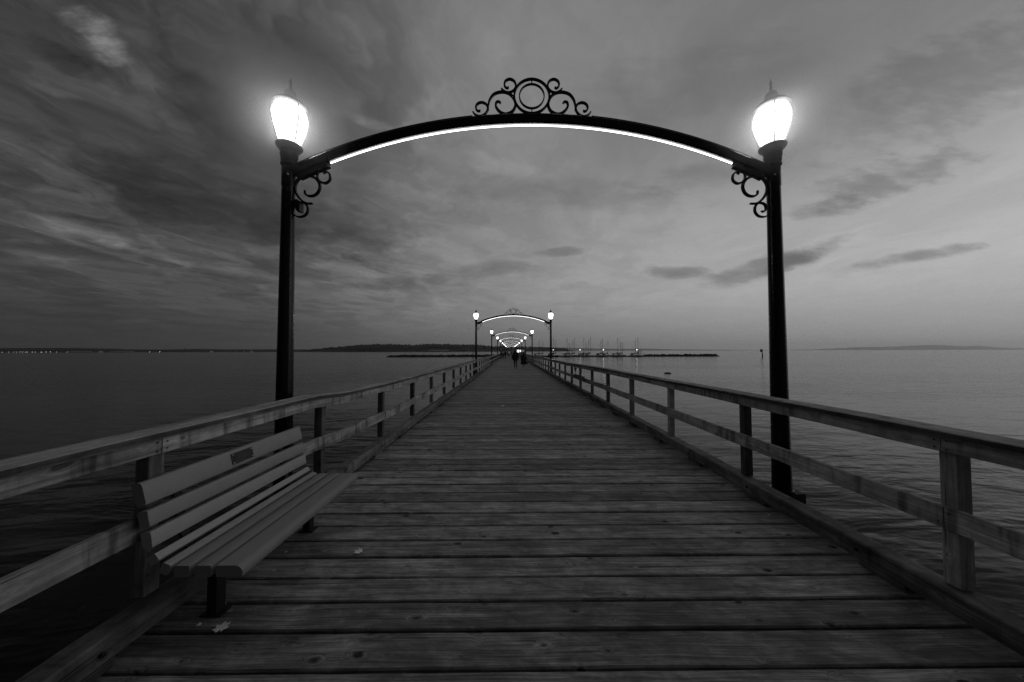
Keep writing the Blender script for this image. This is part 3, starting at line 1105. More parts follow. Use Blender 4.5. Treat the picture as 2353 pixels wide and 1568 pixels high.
# ------------------------------------------------------------------ benches
def slat_prof(p0, p1, th, rnd=0.012):
    """Outline (x, z) of a slat whose front face runs p0 -> p1, of a thickness behind it."""
    a, b = Vector(p0), Vector(p1)
    d = (b - a).normalized()
    nrm = Vector((d.y, -d.x))
    if nrm.x > 0 and abs(nrm.x) > abs(nrm.y): nrm = -nrm        # back of a backrest slat lies to -x
    if abs(nrm.y) >= abs(nrm.x) and nrm.y > 0: nrm = -nrm        # back of a seat slat lies below
    c, e = b + nrm * th, a + nrm * th
    out = []
    P = [a, b, c, e]
    for i in range(4):
        p, q, r_ = P[i - 1], P[i], P[(i + 1) % 4]
        for t_ in (0.0, 0.5, 1.0):
            u_ = q + (p - q).normalized() * rnd * (1 - t_) + (r_ - q).normalized() * rnd * t_
            if t_ == 0.5: u_ = u_ * 0.6 + q * 0.4
            out.append((u_.x, u_.y))
    return out


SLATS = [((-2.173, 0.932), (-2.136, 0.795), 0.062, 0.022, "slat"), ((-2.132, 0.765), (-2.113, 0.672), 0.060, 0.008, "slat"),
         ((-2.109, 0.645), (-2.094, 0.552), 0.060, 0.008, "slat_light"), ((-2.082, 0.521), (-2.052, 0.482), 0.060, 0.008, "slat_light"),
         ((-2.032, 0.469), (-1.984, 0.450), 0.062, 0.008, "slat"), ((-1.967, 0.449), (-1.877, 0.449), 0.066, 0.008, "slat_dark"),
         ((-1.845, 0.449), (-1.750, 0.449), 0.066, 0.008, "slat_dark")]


def make_bench(y0, y1, mt_all=None):
    b = empty("park_bench", (0, 0, 0))
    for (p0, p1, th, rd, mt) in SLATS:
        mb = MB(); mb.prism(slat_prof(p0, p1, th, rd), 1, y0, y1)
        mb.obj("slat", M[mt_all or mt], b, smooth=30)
    # rounded front slat
    out = [(-1.722, 0.449)]
    for k in range(9):
        a = math.pi / 2 - (math.pi * 0.62) * k / 8
        out.append((-1.612 + 0.046 * math.cos(a), 0.403 + 0.046 * math.sin(a)))
    out += [(-1.585, 0.383), (-1.722, 0.383)]
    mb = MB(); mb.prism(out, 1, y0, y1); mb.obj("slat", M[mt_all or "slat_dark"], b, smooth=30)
    for yl in (y0 + 0.20, y1 - 0.26):
        mb = MB()
        mb.box(-1.955, -1.895, yl, yl + 0.07, 0.012, 0.33)
        mb.box(-1.99, -1.86, yl - 0.01, yl + 0.08, 0.002, 0.012)
        mb.obj("leg", M["castiron"], b)
        mb = MB()
        mb.prism([(-2.03, 0.33), (-1.64, 0.33), (-1.62, 0.378), (-2.02, 0.378)], 1, yl + 0.008, yl + 0.062)
        mb.obj("seat_bearer", M["castiron"], b)
        mb = MB()
        mb.tube([(-2.04, yl + 0.035, 0.34), (-2.125, yl + 0.035, 0.45), (-2.165, yl + 0.035, 0.56), (-2.190, yl + 0.035, 0.70)], 0.010, flat=((0, 1, 0), 0.05))
        mb.tube([(-2.190, yl + 0.035, 0.70), (-2.208, yl + 0.035, 0.80), (-2.235, yl + 0.035, 0.90)], 0.008, flat=((0, 1, 0), 0.05))
        mb.obj("back_support", M["castiron"], b)
    return b


bench = make_bench(1.92, 3.335)
tag(bench, "grey slatted bench with a dark plaque on its backrest, facing across the planks", "bench")
# plaque: plate with raised border, emblem, lines of small relief and four bright screws
ax = Vector((-0.037, 0, 0.137)).normalized()           # up the backrest
nr = Vector((0.137, 0, 0.037)).normalized()            # out of it
def on_back(y, h, o): 
    base = Vector((-2.1545, 0, 0.8635)) + ax * h + nr * o
    return (base.x, y, base.z)
def plate(mbx, ya, yb, ha, hb, o0, o1):
    v_ = [on_back(y_, h_, o_) for y_ in (ya, yb) for h_ in (ha, hb) for o_ in (o0, o1)]
    mbx.addm(v_, [(0, 1, 3, 2), (4, 6, 7, 5), (0, 4, 5, 1), (2, 3, 7, 6), (0, 2, 6, 4), (1, 5, 7, 3)])
PY0, PY1 = 2.512, 2.712
mb = MB(); plate(mb, PY0, PY1, -0.042, 0.042, 0.001, 0.005)
pq = mb.obj("plaque", M["plaque"], bench)
mb = MB()
for (h_, a_, b_) in ((0.024, 0.06, 0.15), (0.012, 0.058, 0.12), (0.000, 0.06, 0.165), (-0.012, 0.062, 0.14), (-0.024, 0.06, 0.11)):
    y_ = PY0 + a_
    while y_ < PY0 + b_:
        wd = random.uniform(0.004, 0.012)
        plate(mb, y_, min(y_ + wd, PY0 + b_), h_ - 0.0025, h_ + 0.0025, 0.0052, 0.0064)
        y_ += wd + 0.003
o = mb.obj("relief_lines", M["plaque_relief"], pq); o["kind"] = "stuff"
mb = MB()
for k in range(18):
    a = 2 * math.pi * k / 18
    a2 = 2 * math.pi * (k + 0.7) / 18
    yc_, hc_ = PY0 + 0.034, 0.0
    mb.tube([on_back(yc_ + 0.018 * math.cos(a), hc_ + 0.024 * math.sin(a), 0.006), on_back(yc_ + 0.018 * math.cos(a2), hc_ + 0.024 * math.sin(a2), 0.006)], 0.0016, 5)
mb.tube([on_back(yc_, -0.016, 0.006), on_back(yc_, 0.004, 0.006)], 0.002, 5)
for k in range(5):
    a = math.pi * k / 4
    mb.tube([on_back(yc_, 0.0, 0.006), on_back(yc_ + 0.010 * math.cos(a), 0.002 + 0.012 * math.sin(a), 0.006)], 0.0016, 5)
mb.obj("emblem", M["plaque_relief"], pq)
for (y_, h_) in ((PY0 + 0.012, 0.031), (PY0 + 0.012, -0.031), (PY1 - 0.012, 0.031), (PY1 - 0.012, -0.031)):
    mb = MB(); mb.ball(on_back(y_, h_, 0.005), 0.0042, 8); mb.obj("screw", M["steel"], pq)

# flowers tied low on the marina-side railing
fl = empty("flower_bunch", (2.79, 13.6, 0.93), label="small dark bunch of flowers tied to the marina-side railing", cat="flowers")
mb = MB()
for k in range(16):
    mb.ball((random.uniform(-0.04, 0.03), random.gauss(0, 0.07), random.gauss(0.0, 0.04)), random.uniform(0.015, 0.035), 6, (1, 1, 0.8))
o = mb.obj("leaves", M["flower"], fl); o["kind"] = "stuff"
for k in range(5):
    mb = MB(); mb.ball((random.uniform(-0.07, -0.04), random.gauss(0, 0.06), random.gauss(0.0, 0.03)), random.uniform(0.012, 0.02), 8, (0.7, 1, 1)); mb.obj("bloom", M["flower_pale"], fl)
mb = MB(); mb.tube([(-0.01, 0, -0.03), (0.0, 0.03, -0.2)], 0.010, 6); mb.obj("stems", M["flower"], fl)
# dark box on the left rail further out
ub = empty("utility_box", (-2.19, 19.6, 0.42), label="small dark box hung on the left railing before the second arch", cat="box")
mb = MB(); mb.box(-0.02, 0.08, -0.14, 0.14, -0.1, 0.1); mb.obj("case", M["castiron"], ub)
mb = MB(); mb.box(0.081, 0.09, -0.12, 0.12, -0.085, 0.085); mb.obj("lid", M["castiron"], ub)


# ------------------------------------------------------------------ people
def capsule(mb, a, b, ra, rb, n=10):
    a, b = Vector(a), Vector(b)
    d = (b - a)
    L = d.length
    d.normalize()
    pts, rs = [], []
    for k in range(5):
        t_ = math.pi / 2 * k / 4
        pts.append(a - d * ra * math.cos(t_)); rs.append(max(ra * math.sin(t_), 1e-3))
    for k in range(1, 5):
        pts.append(a + d * L * k / 4); rs.append(ra + (rb - ra) * k / 4)
    for k in range(1, 5):
        t_ = math.pi / 2 * k / 4
        pts.append(b + d * rb * math.sin(t_)); rs.append(max(rb * math.cos(t_), 1e-3))
    mb.tube(pts, rs, n)


def remesh(mb, name, mats, vox, paint=None, smooth=6):
    me = mb.mesh(name + "_src", mats)
    tmp = bpy.data.objects.new(name + "_tmp", me)
    COL.objects.link(tmp)
    r_ = tmp.modifiers.new("r", "REMESH"); r_.mode = "VOXEL"; r_.voxel_size = vox
    s_ = tmp.modifiers.new("s", "SMOOTH"); s_.factor = 0.5; s_.iterations = smooth
    dg = bpy.context.evaluated_depsgraph_get()
    out = bpy.data.meshes.new_from_object(tmp.evaluated_get(dg))
    bpy.data.objects.remove(tmp)
    out.name = name
    out.materials.clear()
    for mt in mats: out.materials.append(mt)
    if paint:
        idx = [paint(p.center) for p in out.polygons]
        out.polygons.foreach_set("material_index", idx)
    out.polygons.foreach_set("use_smooth", [True] * len(out.polygons))
    return out


def hand(mb, wrist, d, side):
    """Palm with four fingers and a thumb, relaxed, hanging along d."""
    w0, d = Vector(wrist), Vector(d).normalized()
    s = Vector((0, 1, 0))                     # palm width runs fore and aft
    capsule(mb, w0, w0 + d * 0.075, 0.026, 0.030, 8)
    for k, L in enumerate((0.070, 0.080, 0.074, 0.058)):
        o = s * (0.024 - 0.016 * k)
        p0 = w0 + d * 0.075 + o
        p1 = p0 + d * L * 0.55 + Vector((-side * 0.008, 0.004, 0))
        p2 = p1 + d * L * 0.45 + Vector((-side * 0.020, 0.004, 0))
        capsule(mb, p0, p1, 0.0095, 0.0085, 6); capsule(mb, p1, p2, 0.0085, 0.0072, 6)
    p0 = w0 + d * 0.03 + s * 0.026
    p1 = p0 + d * 0.035 + s * 0.022
    p2 = p1 + d * 0.028 + s * 0.006
    capsule(mb, p0, p1, 0.012, 0.010, 6); capsule(mb, p1, p2, 0.010, 0.008, 6)


def person(loc, H, rz, label, top, legs, shoes, hair_len=0.10, coat=None, stride=0.12, arms=(0.06, 0.06), swing=(0.10, -0.10), bulk=1.0, bag=None, vox=0.011, hood=False, lean=0.0, leg_skin=False):
    """One figure facing +y, modelled at its own height: a continuous body, with hair, coat and bag as its parts."""
    k = H / 1.72
    p = empty("person", loc, rz, label=label, cat="person", group="people walking on the pier")
    mb = MB()
    hip, knee, ank = 0.90, 0.49, 0.085
    sh = 1.40
    for s, st_ in ((-1, stride), (1, -stride)):
        h_ = (s * 0.085, 0, hip); kn = (s * 0.085, st_ * 0.55 + 0.03, knee + 0.01); an = (s * 0.08, st_ * (1.0 if st_ > 0 else 1.3), ank + (0.03 if st_ < 0 else 0))
        capsule(mb, h_, kn, 0.088 * bulk ** 0.5, 0.058); capsule(mb, kn, an, 0.056, 0.038)
        capsule(mb, (an[0], an[1] - 0.04, 0.045 + (0.03 if st_ < 0 else 0)), (an[0] * 1.15, an[1] + 0.155, 0.035), 0.042, 0.034)
    capsule(mb, (-0.07, 0, 0.93), (0.07, 0, 0.93), 0.115, 0.115)
    capsule(mb, (0, 0, 0.96), (0, lean * 0.5, 1.20), 0.125 * bulk, 0.135 * bulk)
    capsule(mb, (-0.085, lean * 0.7, 1.27), (0.085, lean * 0.7, 1.27), 0.115 * bulk, 0.115 * bulk)
    capsule(mb, (-0.13, lean, sh - 0.03), (0.13, lean, sh - 0.03), 0.068 * bulk, 0.068 * bulk)
    capsule(mb, (0, lean, 1.40), (0, lean + 0.02, 1.51), 0.058, 0.052)
    for s, ar, sw in ((-1, arms[0], swing[0]), (1, arms[1], swing[1])):
        s0 = Vector((s * 0.175 * bulk ** 0.4, lean, sh - 0.03)); el = s0 + Vector((s * ar, sw * 0.4 - 0.02, -0.29)); wr = el + Vector((s * ar * 0.2, sw * 0.9 + 0.04, -0.235))
        capsule(mb, s0, el, 0.055 * bulk, 0.043 * bulk); capsule(mb, el, wr, 0.042 * bulk, 0.028 * bulk)
        hand(mb, wr, (wr - el), s)
    # head: skull, jaw, nose, ears
    hc = Vector((0, lean + 0.025, 1.60))
    mb.ball(hc + Vector((0, 0, 0.015)), 0.082, 14, (0.92, 1.12, 1.18))
    mb.ball(hc + Vector((0, 0.03, -0.05)), 0.058, 12, (0.95, 1.0, 1.15))
    capsule(mb, hc + Vector((0, 0.092, 0.01)), hc + Vector((0, 0.107, -0.022)), 0.010, 0.014, 6)
    for s in (-1, 1):
        mb.ball(hc + Vector((s * 0.080, -0.005, -0.008)), 0.028, 8, (0.4, 0.8, 1.15))
    wrist_z = 0.90
    def paint(c):
        if c.z > 1.475: return 2
        if c.z < 0.10: return 3
        if abs(c.x) > 0.175 and c.z < wrist_z - 0.01 + 0.02 and c.z > 0.6: return 2
        if c.z < 0.96: return 2 if (leg_skin and c.z < 0.48) else 1
        return 0
    me = remesh(mb, "body", [M[top], M[legs], M["skin"], M[shoes]], vox, paint)
    bo = link("body", me, p)
    bo.scale = (k, k, k)
    # face: eyes and mouth line
    mb = MB()
    for s in (-1, 1): mb.ball(hc + Vector((s * 0.032, 0.084, 0.005)), 0.011, 8, (1.3, 0.6, 0.7))
    mb.tube([hc + Vector((-0.022, 0.086, -0.058)), hc + Vector((0, 0.092, -0.060)), hc + Vector((0.022, 0.086, -0.058))], 0.004, 5)
    o = mb.obj("face_features", M["hair"], p); o.scale = (k, k, k)
    mb = MB()
    mb.ball(hc + Vector((0, -0.016, 0.035)), 0.095, 14, (0.95, 1.08, 1.08))
    if hair_len > 0.12:
        capsule(mb, hc + Vector((0, -0.06, 0.0)), hc + Vector((0, -0.085, -hair_len)), 0.085, 0.07)
        capsule(mb, hc + Vector((-0.06, -0.03, 0.0)), hc + Vector((-0.075, -0.05, -hair_len * 0.8)), 0.045, 0.035)
        capsule(mb, hc + Vector((0.06, -0.03, 0.0)), hc + Vector((0.075, -0.05, -hair_len * 0.8)), 0.045, 0.035)
    v_ = []
    hm = remesh(mb, "hair", [M["hair"]], vox)
    bm_ = bmesh.new(); bm_.from_mesh(hm)      # keep the face free
    kill = [q for q in bm_.verts if q.co.y > hc.y + 0.055 and q.co.z < hc.z + 0.065]
    bmesh.ops.delete(bm_, geom=kill, context="VERTS"); bm_.to_mesh(hm); bm_.free()
    o = link("hair", hm, p); o.scale = (k, k, k)
    if coat:
        mb = MB()
        z0, r0 = coat
        prof = [(r0, z0), (0.5 * (r0 + 0.20), 0.5 * (z0 + 1.0)), (0.195 * bulk, 1.02), (0.185 * bulk, 1.18), (0.195 * bulk, 1.30), (0.165 * bulk, 1.41), (0.09, 1.475), (0.075, 1.50)]
        n_ = 26
        vv, ff = [], []
        for i, (r_, z_) in enumerate(prof):
            for j in range(n_):
                a = 2 * math.pi * j / n_
                fold = 1 + (0.07 * math.sin(a * 5 + 1.3) + 0.05 * math.sin(a * 9)) * max(0, (1.1 - z_)) * 1.3
                vv.append((r_ * 1.12 * math.cos(a) * fold, lean * (z_ - 0.9) * 1.6 + r_ * 0.74 * math.sin(a) * fold, z_))
        for i in range(len(prof) - 1):
            for j in range(n_):
                j2 = (j + 1) % n_
                ff.append((i * n_ + j, i * n_ + j2, (i + 1) * n_ + j2, (i + 1) * n_ + j))
        mb.addm(vv, ff)
        o = mb.obj("coat", M[top], p, smooth=60); o.scale = (k, k, k)
        md = o.modifiers.new("thick", "SOLIDIFY"); md.thickness = 0.015
    if hood:
        mb = MB(); mb.ball(hc + Vector((0, -0.10, -0.125)), 0.115, 12, (1.25, 0.75, 0.75)); capsule(mb, hc + Vector((-0.09, -0.06, -0.15)), hc + Vector((0.09, -0.06, -0.15)), 0.07, 0.07)
        o = link("hood", remesh(mb, "hood", [M[top]], vox), p); o.scale = (k, k, k)
    if bag:
        bx, by, bz, bw_, bh_ = bag
        mb = MB(); mb.prism([(bx - bw_, bz - bh_), (bx + bw_, bz - bh_), (bx + bw_ * 0.8, bz + bh_), (bx - bw_ * 0.8, bz + bh_)], 1, by - 0.06, by + 0.06)
        o = mb.obj("bag", M["cloth_black"], p); o.scale = (k, k, k)
        mb = MB(); mb.tube([(bx - bw_ * 0.6, by, bz + bh_ - 0.01), (bx - bw_ * 0.3, by, bz + bh_ + 0.10), (bx + bw_ * 0.3, by, bz + bh_ + 0.10), (bx + bw_ * 0.6, by, bz + bh_ - 0.01)], 0.010, 6)
        o = mb.obj("strap", M["cloth_black"], p); o.scale = (k, k, k)
    return p


person((0.50, 30.0, 0), 1.80, 0.05, "tall person in dark hooded jacket and slim black trousers, walking away in white shoes", "cloth_black", "cloth_black", "shoe_white", hair_len=0.16, coat=(0.80, 0.25), arms=(0.10, 0.07), bulk=1.18, hood=True, vox=0.009, stride=0.07)
person((1.28, 30.3, 0), 1.58, -0.06, "shorter person in long flared black coat, walking away beside the taller one", "cloth_black", "cloth_dark", "shoe_white", hair_len=0.2, coat=(0.46, 0.28), arms=(0.09, 0.10), bulk=1.08, bag=(0.33, 0.0, 0.60, 0.08, 0.12), vox=0.009, lean=0.03, stride=0.12, leg_skin=True)
far = [((-0.23, 72.0), 1.72, math.pi, "distant person in a white shirt walking towards the bench end", "cloth_white", "cloth_grey", "shoe_white", 0.08),
       ((-1.80, 66.0), 1.66, 0.8, "distant dark figure beside the left railing, farthest left of the cluster", "cloth_dark", "cloth_black", "cloth_black", 0.2),
       ((-1.40, 67.5), 1.50, -0.6, "distant short figure with grey top in the left cluster", "cloth_grey", "cloth_dark", "cloth_black", 0.08),
       ((-1.00, 66.8), 1.74, 2.8, "distant tall dark figure on the inner side of the left cluster", "cloth_black", "cloth_black", "cloth_black", 0.08),
       ((0.30, 92.0), 1.70, math.pi, "very distant dark figure beyond the white shirt", "cloth_dark", "cloth_black", "cloth_black", 0.15),
       ((-0.75, 98.0), 1.70, math.pi, "very distant grey figure between the white shirt and the left cluster", "cloth_grey", "cloth_black", "cloth_black", 0.08),
       ((2.25, 47.0), 1.62, -1.2, "distant person in a light grey top leaning by the marina-side railing", "cloth_grey", "cloth_dark", "cloth_black", 0.15)]
for (xy, H, rz, lab, tp, lg, shs, hl) in far:
    person((xy[0], xy[1], 0), H, rz, lab, tp, lg, shs, hair_len=hl, vox=0.018)

# ------------------------------------------------------------------ building at the pier's end
hb = empty("pier_end_building", (6.2, 232, 0), label="pale single storey building with lit doorway at the pier's far end", cat="building")
mb = MB(); mb.box(-4.6, 4.4, -3, 5, 0, 2.9); mb.obj("wall", M["wallpale"], hb)
mb = MB(); mb.prism([(-3.6, 2.9), (5.6, 2.9), (5.6, 3.1), (-3.6, 3.2)], 0, -5.2, 5.0); mb.obj("roof", M["roofdark"], hb)
for k in range(6):
    mb = MB(); mb.box(-4.9 + k * 0.85, -4.75 + k * 0.85, -3.5, -3.35, 0, 2.88); mb.obj("column", M["roofdark"], hb)
mb = MB(); mb.box(-1.2, 0.2, -3.05, -3.002, 0.1, 2.4); mb.obj("door", M["window_lit"], hb)
mb = MB(); mb.box(0.6, 1.6, -3.05, -3.002, 0.9, 2.3); o = mb.obj("window", M["window_lit"], hb)
mb = MB(); mb.box(0.55, 1.65, -3.06, -3.051, 0.84, 0.9); mb.box(0.55, 1.65, -3.06, -3.051, 2.3, 2.36); mb.box(1.07, 1.13, -3.06, -3.051, 0.9, 2.3); mb.obj("frame", M["roofdark"], o)
mb = MB(); mb.box(2.1, 3.9, -3.05, -3.002, 0.9, 2.3); mb.obj("window", M["window_dim"], hb)
mb = MB(); mb.box(2, 9, 226, 240, -0.4, -0.02)
mb.obj("landing_deck", M["beam_wood"], deck)

# ------------------------------------------------------------------ breakwater, marina
def rocks(name, x0, x1, y, hmax, lab, n_):
    e = empty(name, (0, y, WATER_Z), label=lab, cat="breakwater", group="rock breakwaters")
    mb = MB()
    for k in range(n_):
        t_ = random.random()
        x_ = x0 + (x1 - x0) * t_
        ed = min(1, min(t_, 1 - t_) * 16 + 0.25)
        r_ = random.uniform(0.45, 1.05)
        yy = random.gauss(0, 2.0)
        zz = max(-0.3, (hmax * ed * (0.75 + 0.25 * mnoise.noise(Vector((x_ * 0.25, 0, 0)))) - abs(yy) * 0.45) * random.uniform(0.5, 1.0))
        b0_ = len(mb.v)
        mb.ball((x_, yy, zz), r_, 6, (random.uniform(0.8, 1.5), 1, random.uniform(0.6, 0.9)))
        for i in range(b0_, len(mb.v)):
            q = Vector(mb.v[i]); d_ = mnoise.noise_vector(q * 1.1) * 0.35
            mb.v[i] = tuple(q + d_)
    o = mb.obj("rocks", M["rock"], e); o["kind"] = "stuff"


rocks("breakwater", px(892, 820, 250).x, -4, 250, 1.9, "long low rock breakwater reaching from the pier towards the open left", 1100)
rocks("breakwater", px(1478, 820, 248).x, px(1650, 820, 248).x, 248, 1.9, "low rock breakwater right of the sailboats", 620)

# channel marker and mooring piles
cmk = empty("channel_marker", (px(1752, 820, 212).x, 212, WATER_Z), label="dark channel marker pile with a small board, standing alone in the water", cat="marker")
mb = MB(); mb.tube([(0, 0, -2), (0, 0, 5.3)], 0.22, 8); mb.tube([(0, 0, -1), (0, 0, 2.0)], 0.36, 8); mb.obj("pile", M["hull_dark"], cmk)
mb = MB(); mb.box(-1.5, -0.25, -0.1, -0.04, 3.3, 5.2); mb.obj("board", M["mast"], cmk)
mb = MB(); mb.box(-1.3, -0.45, -0.12, -0.101, 3.9, 4.6); mb.obj("panel", M["hull_dark"], cmk)
for (xd, Y, h_, lab) in ((1087, 150, 4.6, "thin mooring pile beside the second arch's left post"),):
    pl = empty("mooring_pile", (px(xd, 820, Y).x, Y, WATER_Z), label=lab, cat="pile")
    mb = MB(); mb.tube([(0, 0, -2), (0, 0, h_)], [0.2, 0.17], 8); mb.obj("pile_shaft", M["dockwood"], pl)
    mb = MB(); mb.lathe([(0.2, h_ + 0.001), (0.2, h_ + 0.05), (0.02, h_ + 0.22)], 0, 0, 8); mb.obj("cap", M["castiron"], pl)
lg = empty("drift_log", (px(1534, 859, 64).x, 64, WATER_Z), 0.1, label="dark driftwood log afloat between the railing and the marina", cat="log")
mb = MB(); mb.tube(spline([(-0.75, 0, 0.03), (-0.3, 0.03, 0.10), (0.3, 0, 0.10), (0.8, -0.03, 0.02)], 4), [0.06, 0.09, 0.11, 0.12, 0.13, 0.13, 0.13, 0.12, 0.12, 0.11, 0.10, 0.08, 0.05], 8); mb.obj("trunk", M["hull_dark"], lg)
mb = MB(); mb.tube([(0.1, 0, 0.15), (0.15, 0.02, 0.34)], [0.05, 0.02], 6); mb.obj("branch_stub", M["hull_dark"], lg)

MY = 236.0
dk = empty("floating_dock", (0, 0, WATER_Z), label="low dark floating dock behind the moored sailboats", cat="dock")
xa, xb = px(1235, 820, MY + 3).x, px(1478, 820, MY + 3).x
mb = MB(); mb.box(xa, xb, MY + 6.0, MY + 8.4, -0.2, 0.55); mb.obj("walkway", M["dockwood"], dk)
for k in range(9):
    xx = xa + (xb - xa) * (k + 0.5) / 9
    mb = MB(); mb.box(xx - 0.5, xx + 0.5, MY - 4, MY + 5.998, -0.2, 0.5); mb.obj("finger", M["dockwood"], dk)
for i, xd in enumerate((1271.5, 1333, 1386.5, 1463.5)):
    p_ = px(xd, 804, MY + 6.4)
    lab = ["dock lamp beside the second arch's right post", "dock lamp second from the pier, above the sailboats", "dock lamp third from the pier, above the sailboats", "outermost dock lamp, over the last sailboat"][i]
    dl = empty("dock_lamp", (p_.x, MY + 6.4, WATER_Z + 0.55), label=lab, cat="lamp", group="lamps on the marina dock")
    mb = MB(); mb.tube([(0, 0, 0), (0, 0, p_.z - WATER_Z - 0.9)], 0.07, 8); mb.obj("post", M["hull_dark"], dl)
    mb = MB(); mb.ball((0, 0, p_.z - WATER_Z - 0.62), 0.30, 12); mb.obj("globe", M["dock_lamp"], dl)
    mb = MB(); mb.lathe([(0.12, p_.z - WATER_Z - 0.94), (0.16, p_.z - WATER_Z - 0.90)], 0, 0, 8); mb.obj("collar", M["hull_dark"], dl)


def hull_mesh(L, B, F, mt):
    """Sailboat hull, bow to +x, with sheer, flare and a raked stem and transom."""
    mb = MB()
    ns = 12
    v, f = [], []
    for i in range(ns + 1):
        t_ = i / ns
        x_ = -L / 2 + L * t_
        bw_ = B / 2 * (0.72 + 0.28 * math.sin(min(1, t_ / 0.55) * math.pi / 2)) if t_ < 0.55 else B / 2 * max(0.02, math.cos((t_ - 0.55) / 0.45 * math.pi / 2) ** 0.75)
        sheer = F * (0.92 + 0.32 * (t_ - 0.35) ** 2 * 2.2)
        for (s, z_) in ((1.0, sheer), (0.97, sheer * 0.55), (0.80, 0.12), (0.45, -0.25), (0.0, -0.4)):
            xo = x_ - (0.0 if t_ < 0.9 else (t_ - 0.9) * 4.0 * (1 - z_ / sheer) * 1.2)
            v.append((xo, bw_ * s, z_))
        for (s, z_) in ((0.45, -0.25), (0.80, 0.12), (0.97, sheer * 0.55), (1.0, sheer)):
            xo = x_ - (0.0 if t_ < 0.9 else (t_ - 0.9) * 4.0 * (1 - z_ / sheer) * 1.2)
            v.append((xo, -bw_ * s, z_))
    for i in range(ns):
        for k in range(9):
            k2 = (k + 1) % 9
            f.append((i * 9 + k, i * 9 + k2, (i + 1) * 9 + k2, (i + 1) * 9 + k))
    f.append(tuple(range(9))); f.append(tuple(ns * 9 + k for k in range(9))[::-1])
    mb.addm(v, f)
    return mb.mesh("hull", mt, 50)


hulls = {k: hull_mesh(9.2, 2.9, 1.05, M[k]) for k in ("hull", "hull_dark")}
mb = MB()
mb.prism([(-1.9, 0.95), (1.9, 1.05), (1.3, 1.42), (-1.7, 1.52)], 1, -0.95, 0.95)
cabin_me = mb.mesh("cabin", M["hull"])
mb = MB(); mb.tube([(-3.4, 0, 2.25), (0.85, 0, 2.30)], 0.07, 8); boom_me = mb.mesh("boom", M["mast"])
mb = MB()
v, f = [], []
for i in range(9):
    t_ = i / 8
    x_ = -3.3 + 4.05 * t_
    top = 2.50 + 0.20 * t_ + 1.1 * max(0, (t_ - 0.78) / 0.22) ** 1.6
    for (yy, zz) in ((0.0, top), (0.18, 2.30), (0.12, 2.12), (-0.12, 2.12), (-0.18, 2.30)):
        v.append((x_, yy, zz))
for i in range(8):
    for k in range(5):
        k2 = (k + 1) % 5
        f.append((i * 5 + k, i * 5 + k2, (i + 1) * 5 + k2, (i + 1) * 5 + k))
f.append(tuple(range(5))); f.append(tuple(40 + k for k in range(5))[::-1])
mb.addm(v, f); cover_me = mb.mesh("sail_cover", M["canvas"])
mb = MB(); mb.prism([(-3.2, 1.05), (-1.7, 1.05), (-1.6, 1.9), (-2.9, 1.95)], 1, -0.85, 0.85); dodger_me = mb.mesh("dodger", M["canvas"])

boat_masts = [  # mast x in picture (zoom px of the marina crop), mast top, row (0 front, 1 back), dark hull?
    (30, 190, 0, 0), (98, 230, 1, 0), (295, 152, 0, 1), (340, 195, 1, 0), (552, 150, 0, 0), (592, 250, 1, 0), (662, 190, 1, 0), (695, 150, 1, 1), (866, 135, 0, 0), (910, 240, 1, 0),
    (958, 190, 1, 0), (988, 130, 1, 0), (1190, 200, 1, 1), (1220, 165, 0, 0), (1320, 190, 1, 0), (1505, 152, 0, 0), (1555, 222, 1, 0), (1590, 222, 1, 1), (1836, 190, 1, 0), (1884, 145, 0, 0)]
nb = len(boat_masts)
for i, (zx, zt, row, dark) in enumerate(boat_masts):
    xd, yd = (2150 + zx * 0.2125) / 1.7407, (1320 + zt * 0.2125) / 1.7407
    Y = MY + (0 if row == 0 else random.uniform(11, 15))
    p_ = px(xd, yd, Y)
    mh = p_.z - WATER_Z
    rz = random.uniform(-0.5, -0.15) if row == 0 else random.uniform(0.1, 0.5)
    ordn = ["outermost", "second", "third", "fourth", "fifth", "sixth", "seventh", "eighth", "ninth", "tenth", "eleventh", "twelfth", "thirteenth", "fourteenth", "fifteenth", "sixteenth", "seventeenth", "eighteenth", "nineteenth", "twentieth"][nb - 1 - i]
    lab = ("%s sailboat, at the open end of the marina row, %s hull and covered boom" % (ordn, "dark" if dark else "pale")) if nb - 1 - i == 0 else "%s mast counted from the open end of the marina, sailboat with %s hull" % (ordn, "dark" if dark else "pale")
    b = empty("sailboat", (p_.x, Y, WATER_Z), rz, label=lab, cat="sailboat", group="sailboats moored in the marina")
    off = -0.7
    hl = link("hull", hulls["hull_dark" if dark else "hull"], b, (off, 0, 0))
    link("cabin", cabin_me, hl)
    bo = link("boom", boom_me, b, (off, 0, 0)); link("sail_cover", cover_me, bo)
    if i % 3 != 1: link("dodger", dodger_me, b, (off, 0, 0))
    mb = MB(); mb.tube([(off + 0.85, 0, 1.0), (off + 0.85, 0, mh)], [0.11, 0.09], 8); mo_ = mb.obj("mast", M["mast"], b)
    mb = MB(); mb.tube([(off + 0.85, -0.85, mh * 0.58), (off + 0.85, 0.85, mh * 0.58)], 0.03, 6); mb.obj("spreader", M["mast"], mo_)
    mb = MB(); mb.tube([(off + 0.85, 0, mh * 0.97), (off + 4.4, 0, 1.25)], 0.035, 5); mb.obj("forestay", M["hull_dark"], b)
    mb = MB(); mb.tube([(off + 0.85, 0, mh * 0.99), (off - 4.4, 0, 1.15)], 0.022, 5); mb.obj("backstay", M["hull_dark"], b)
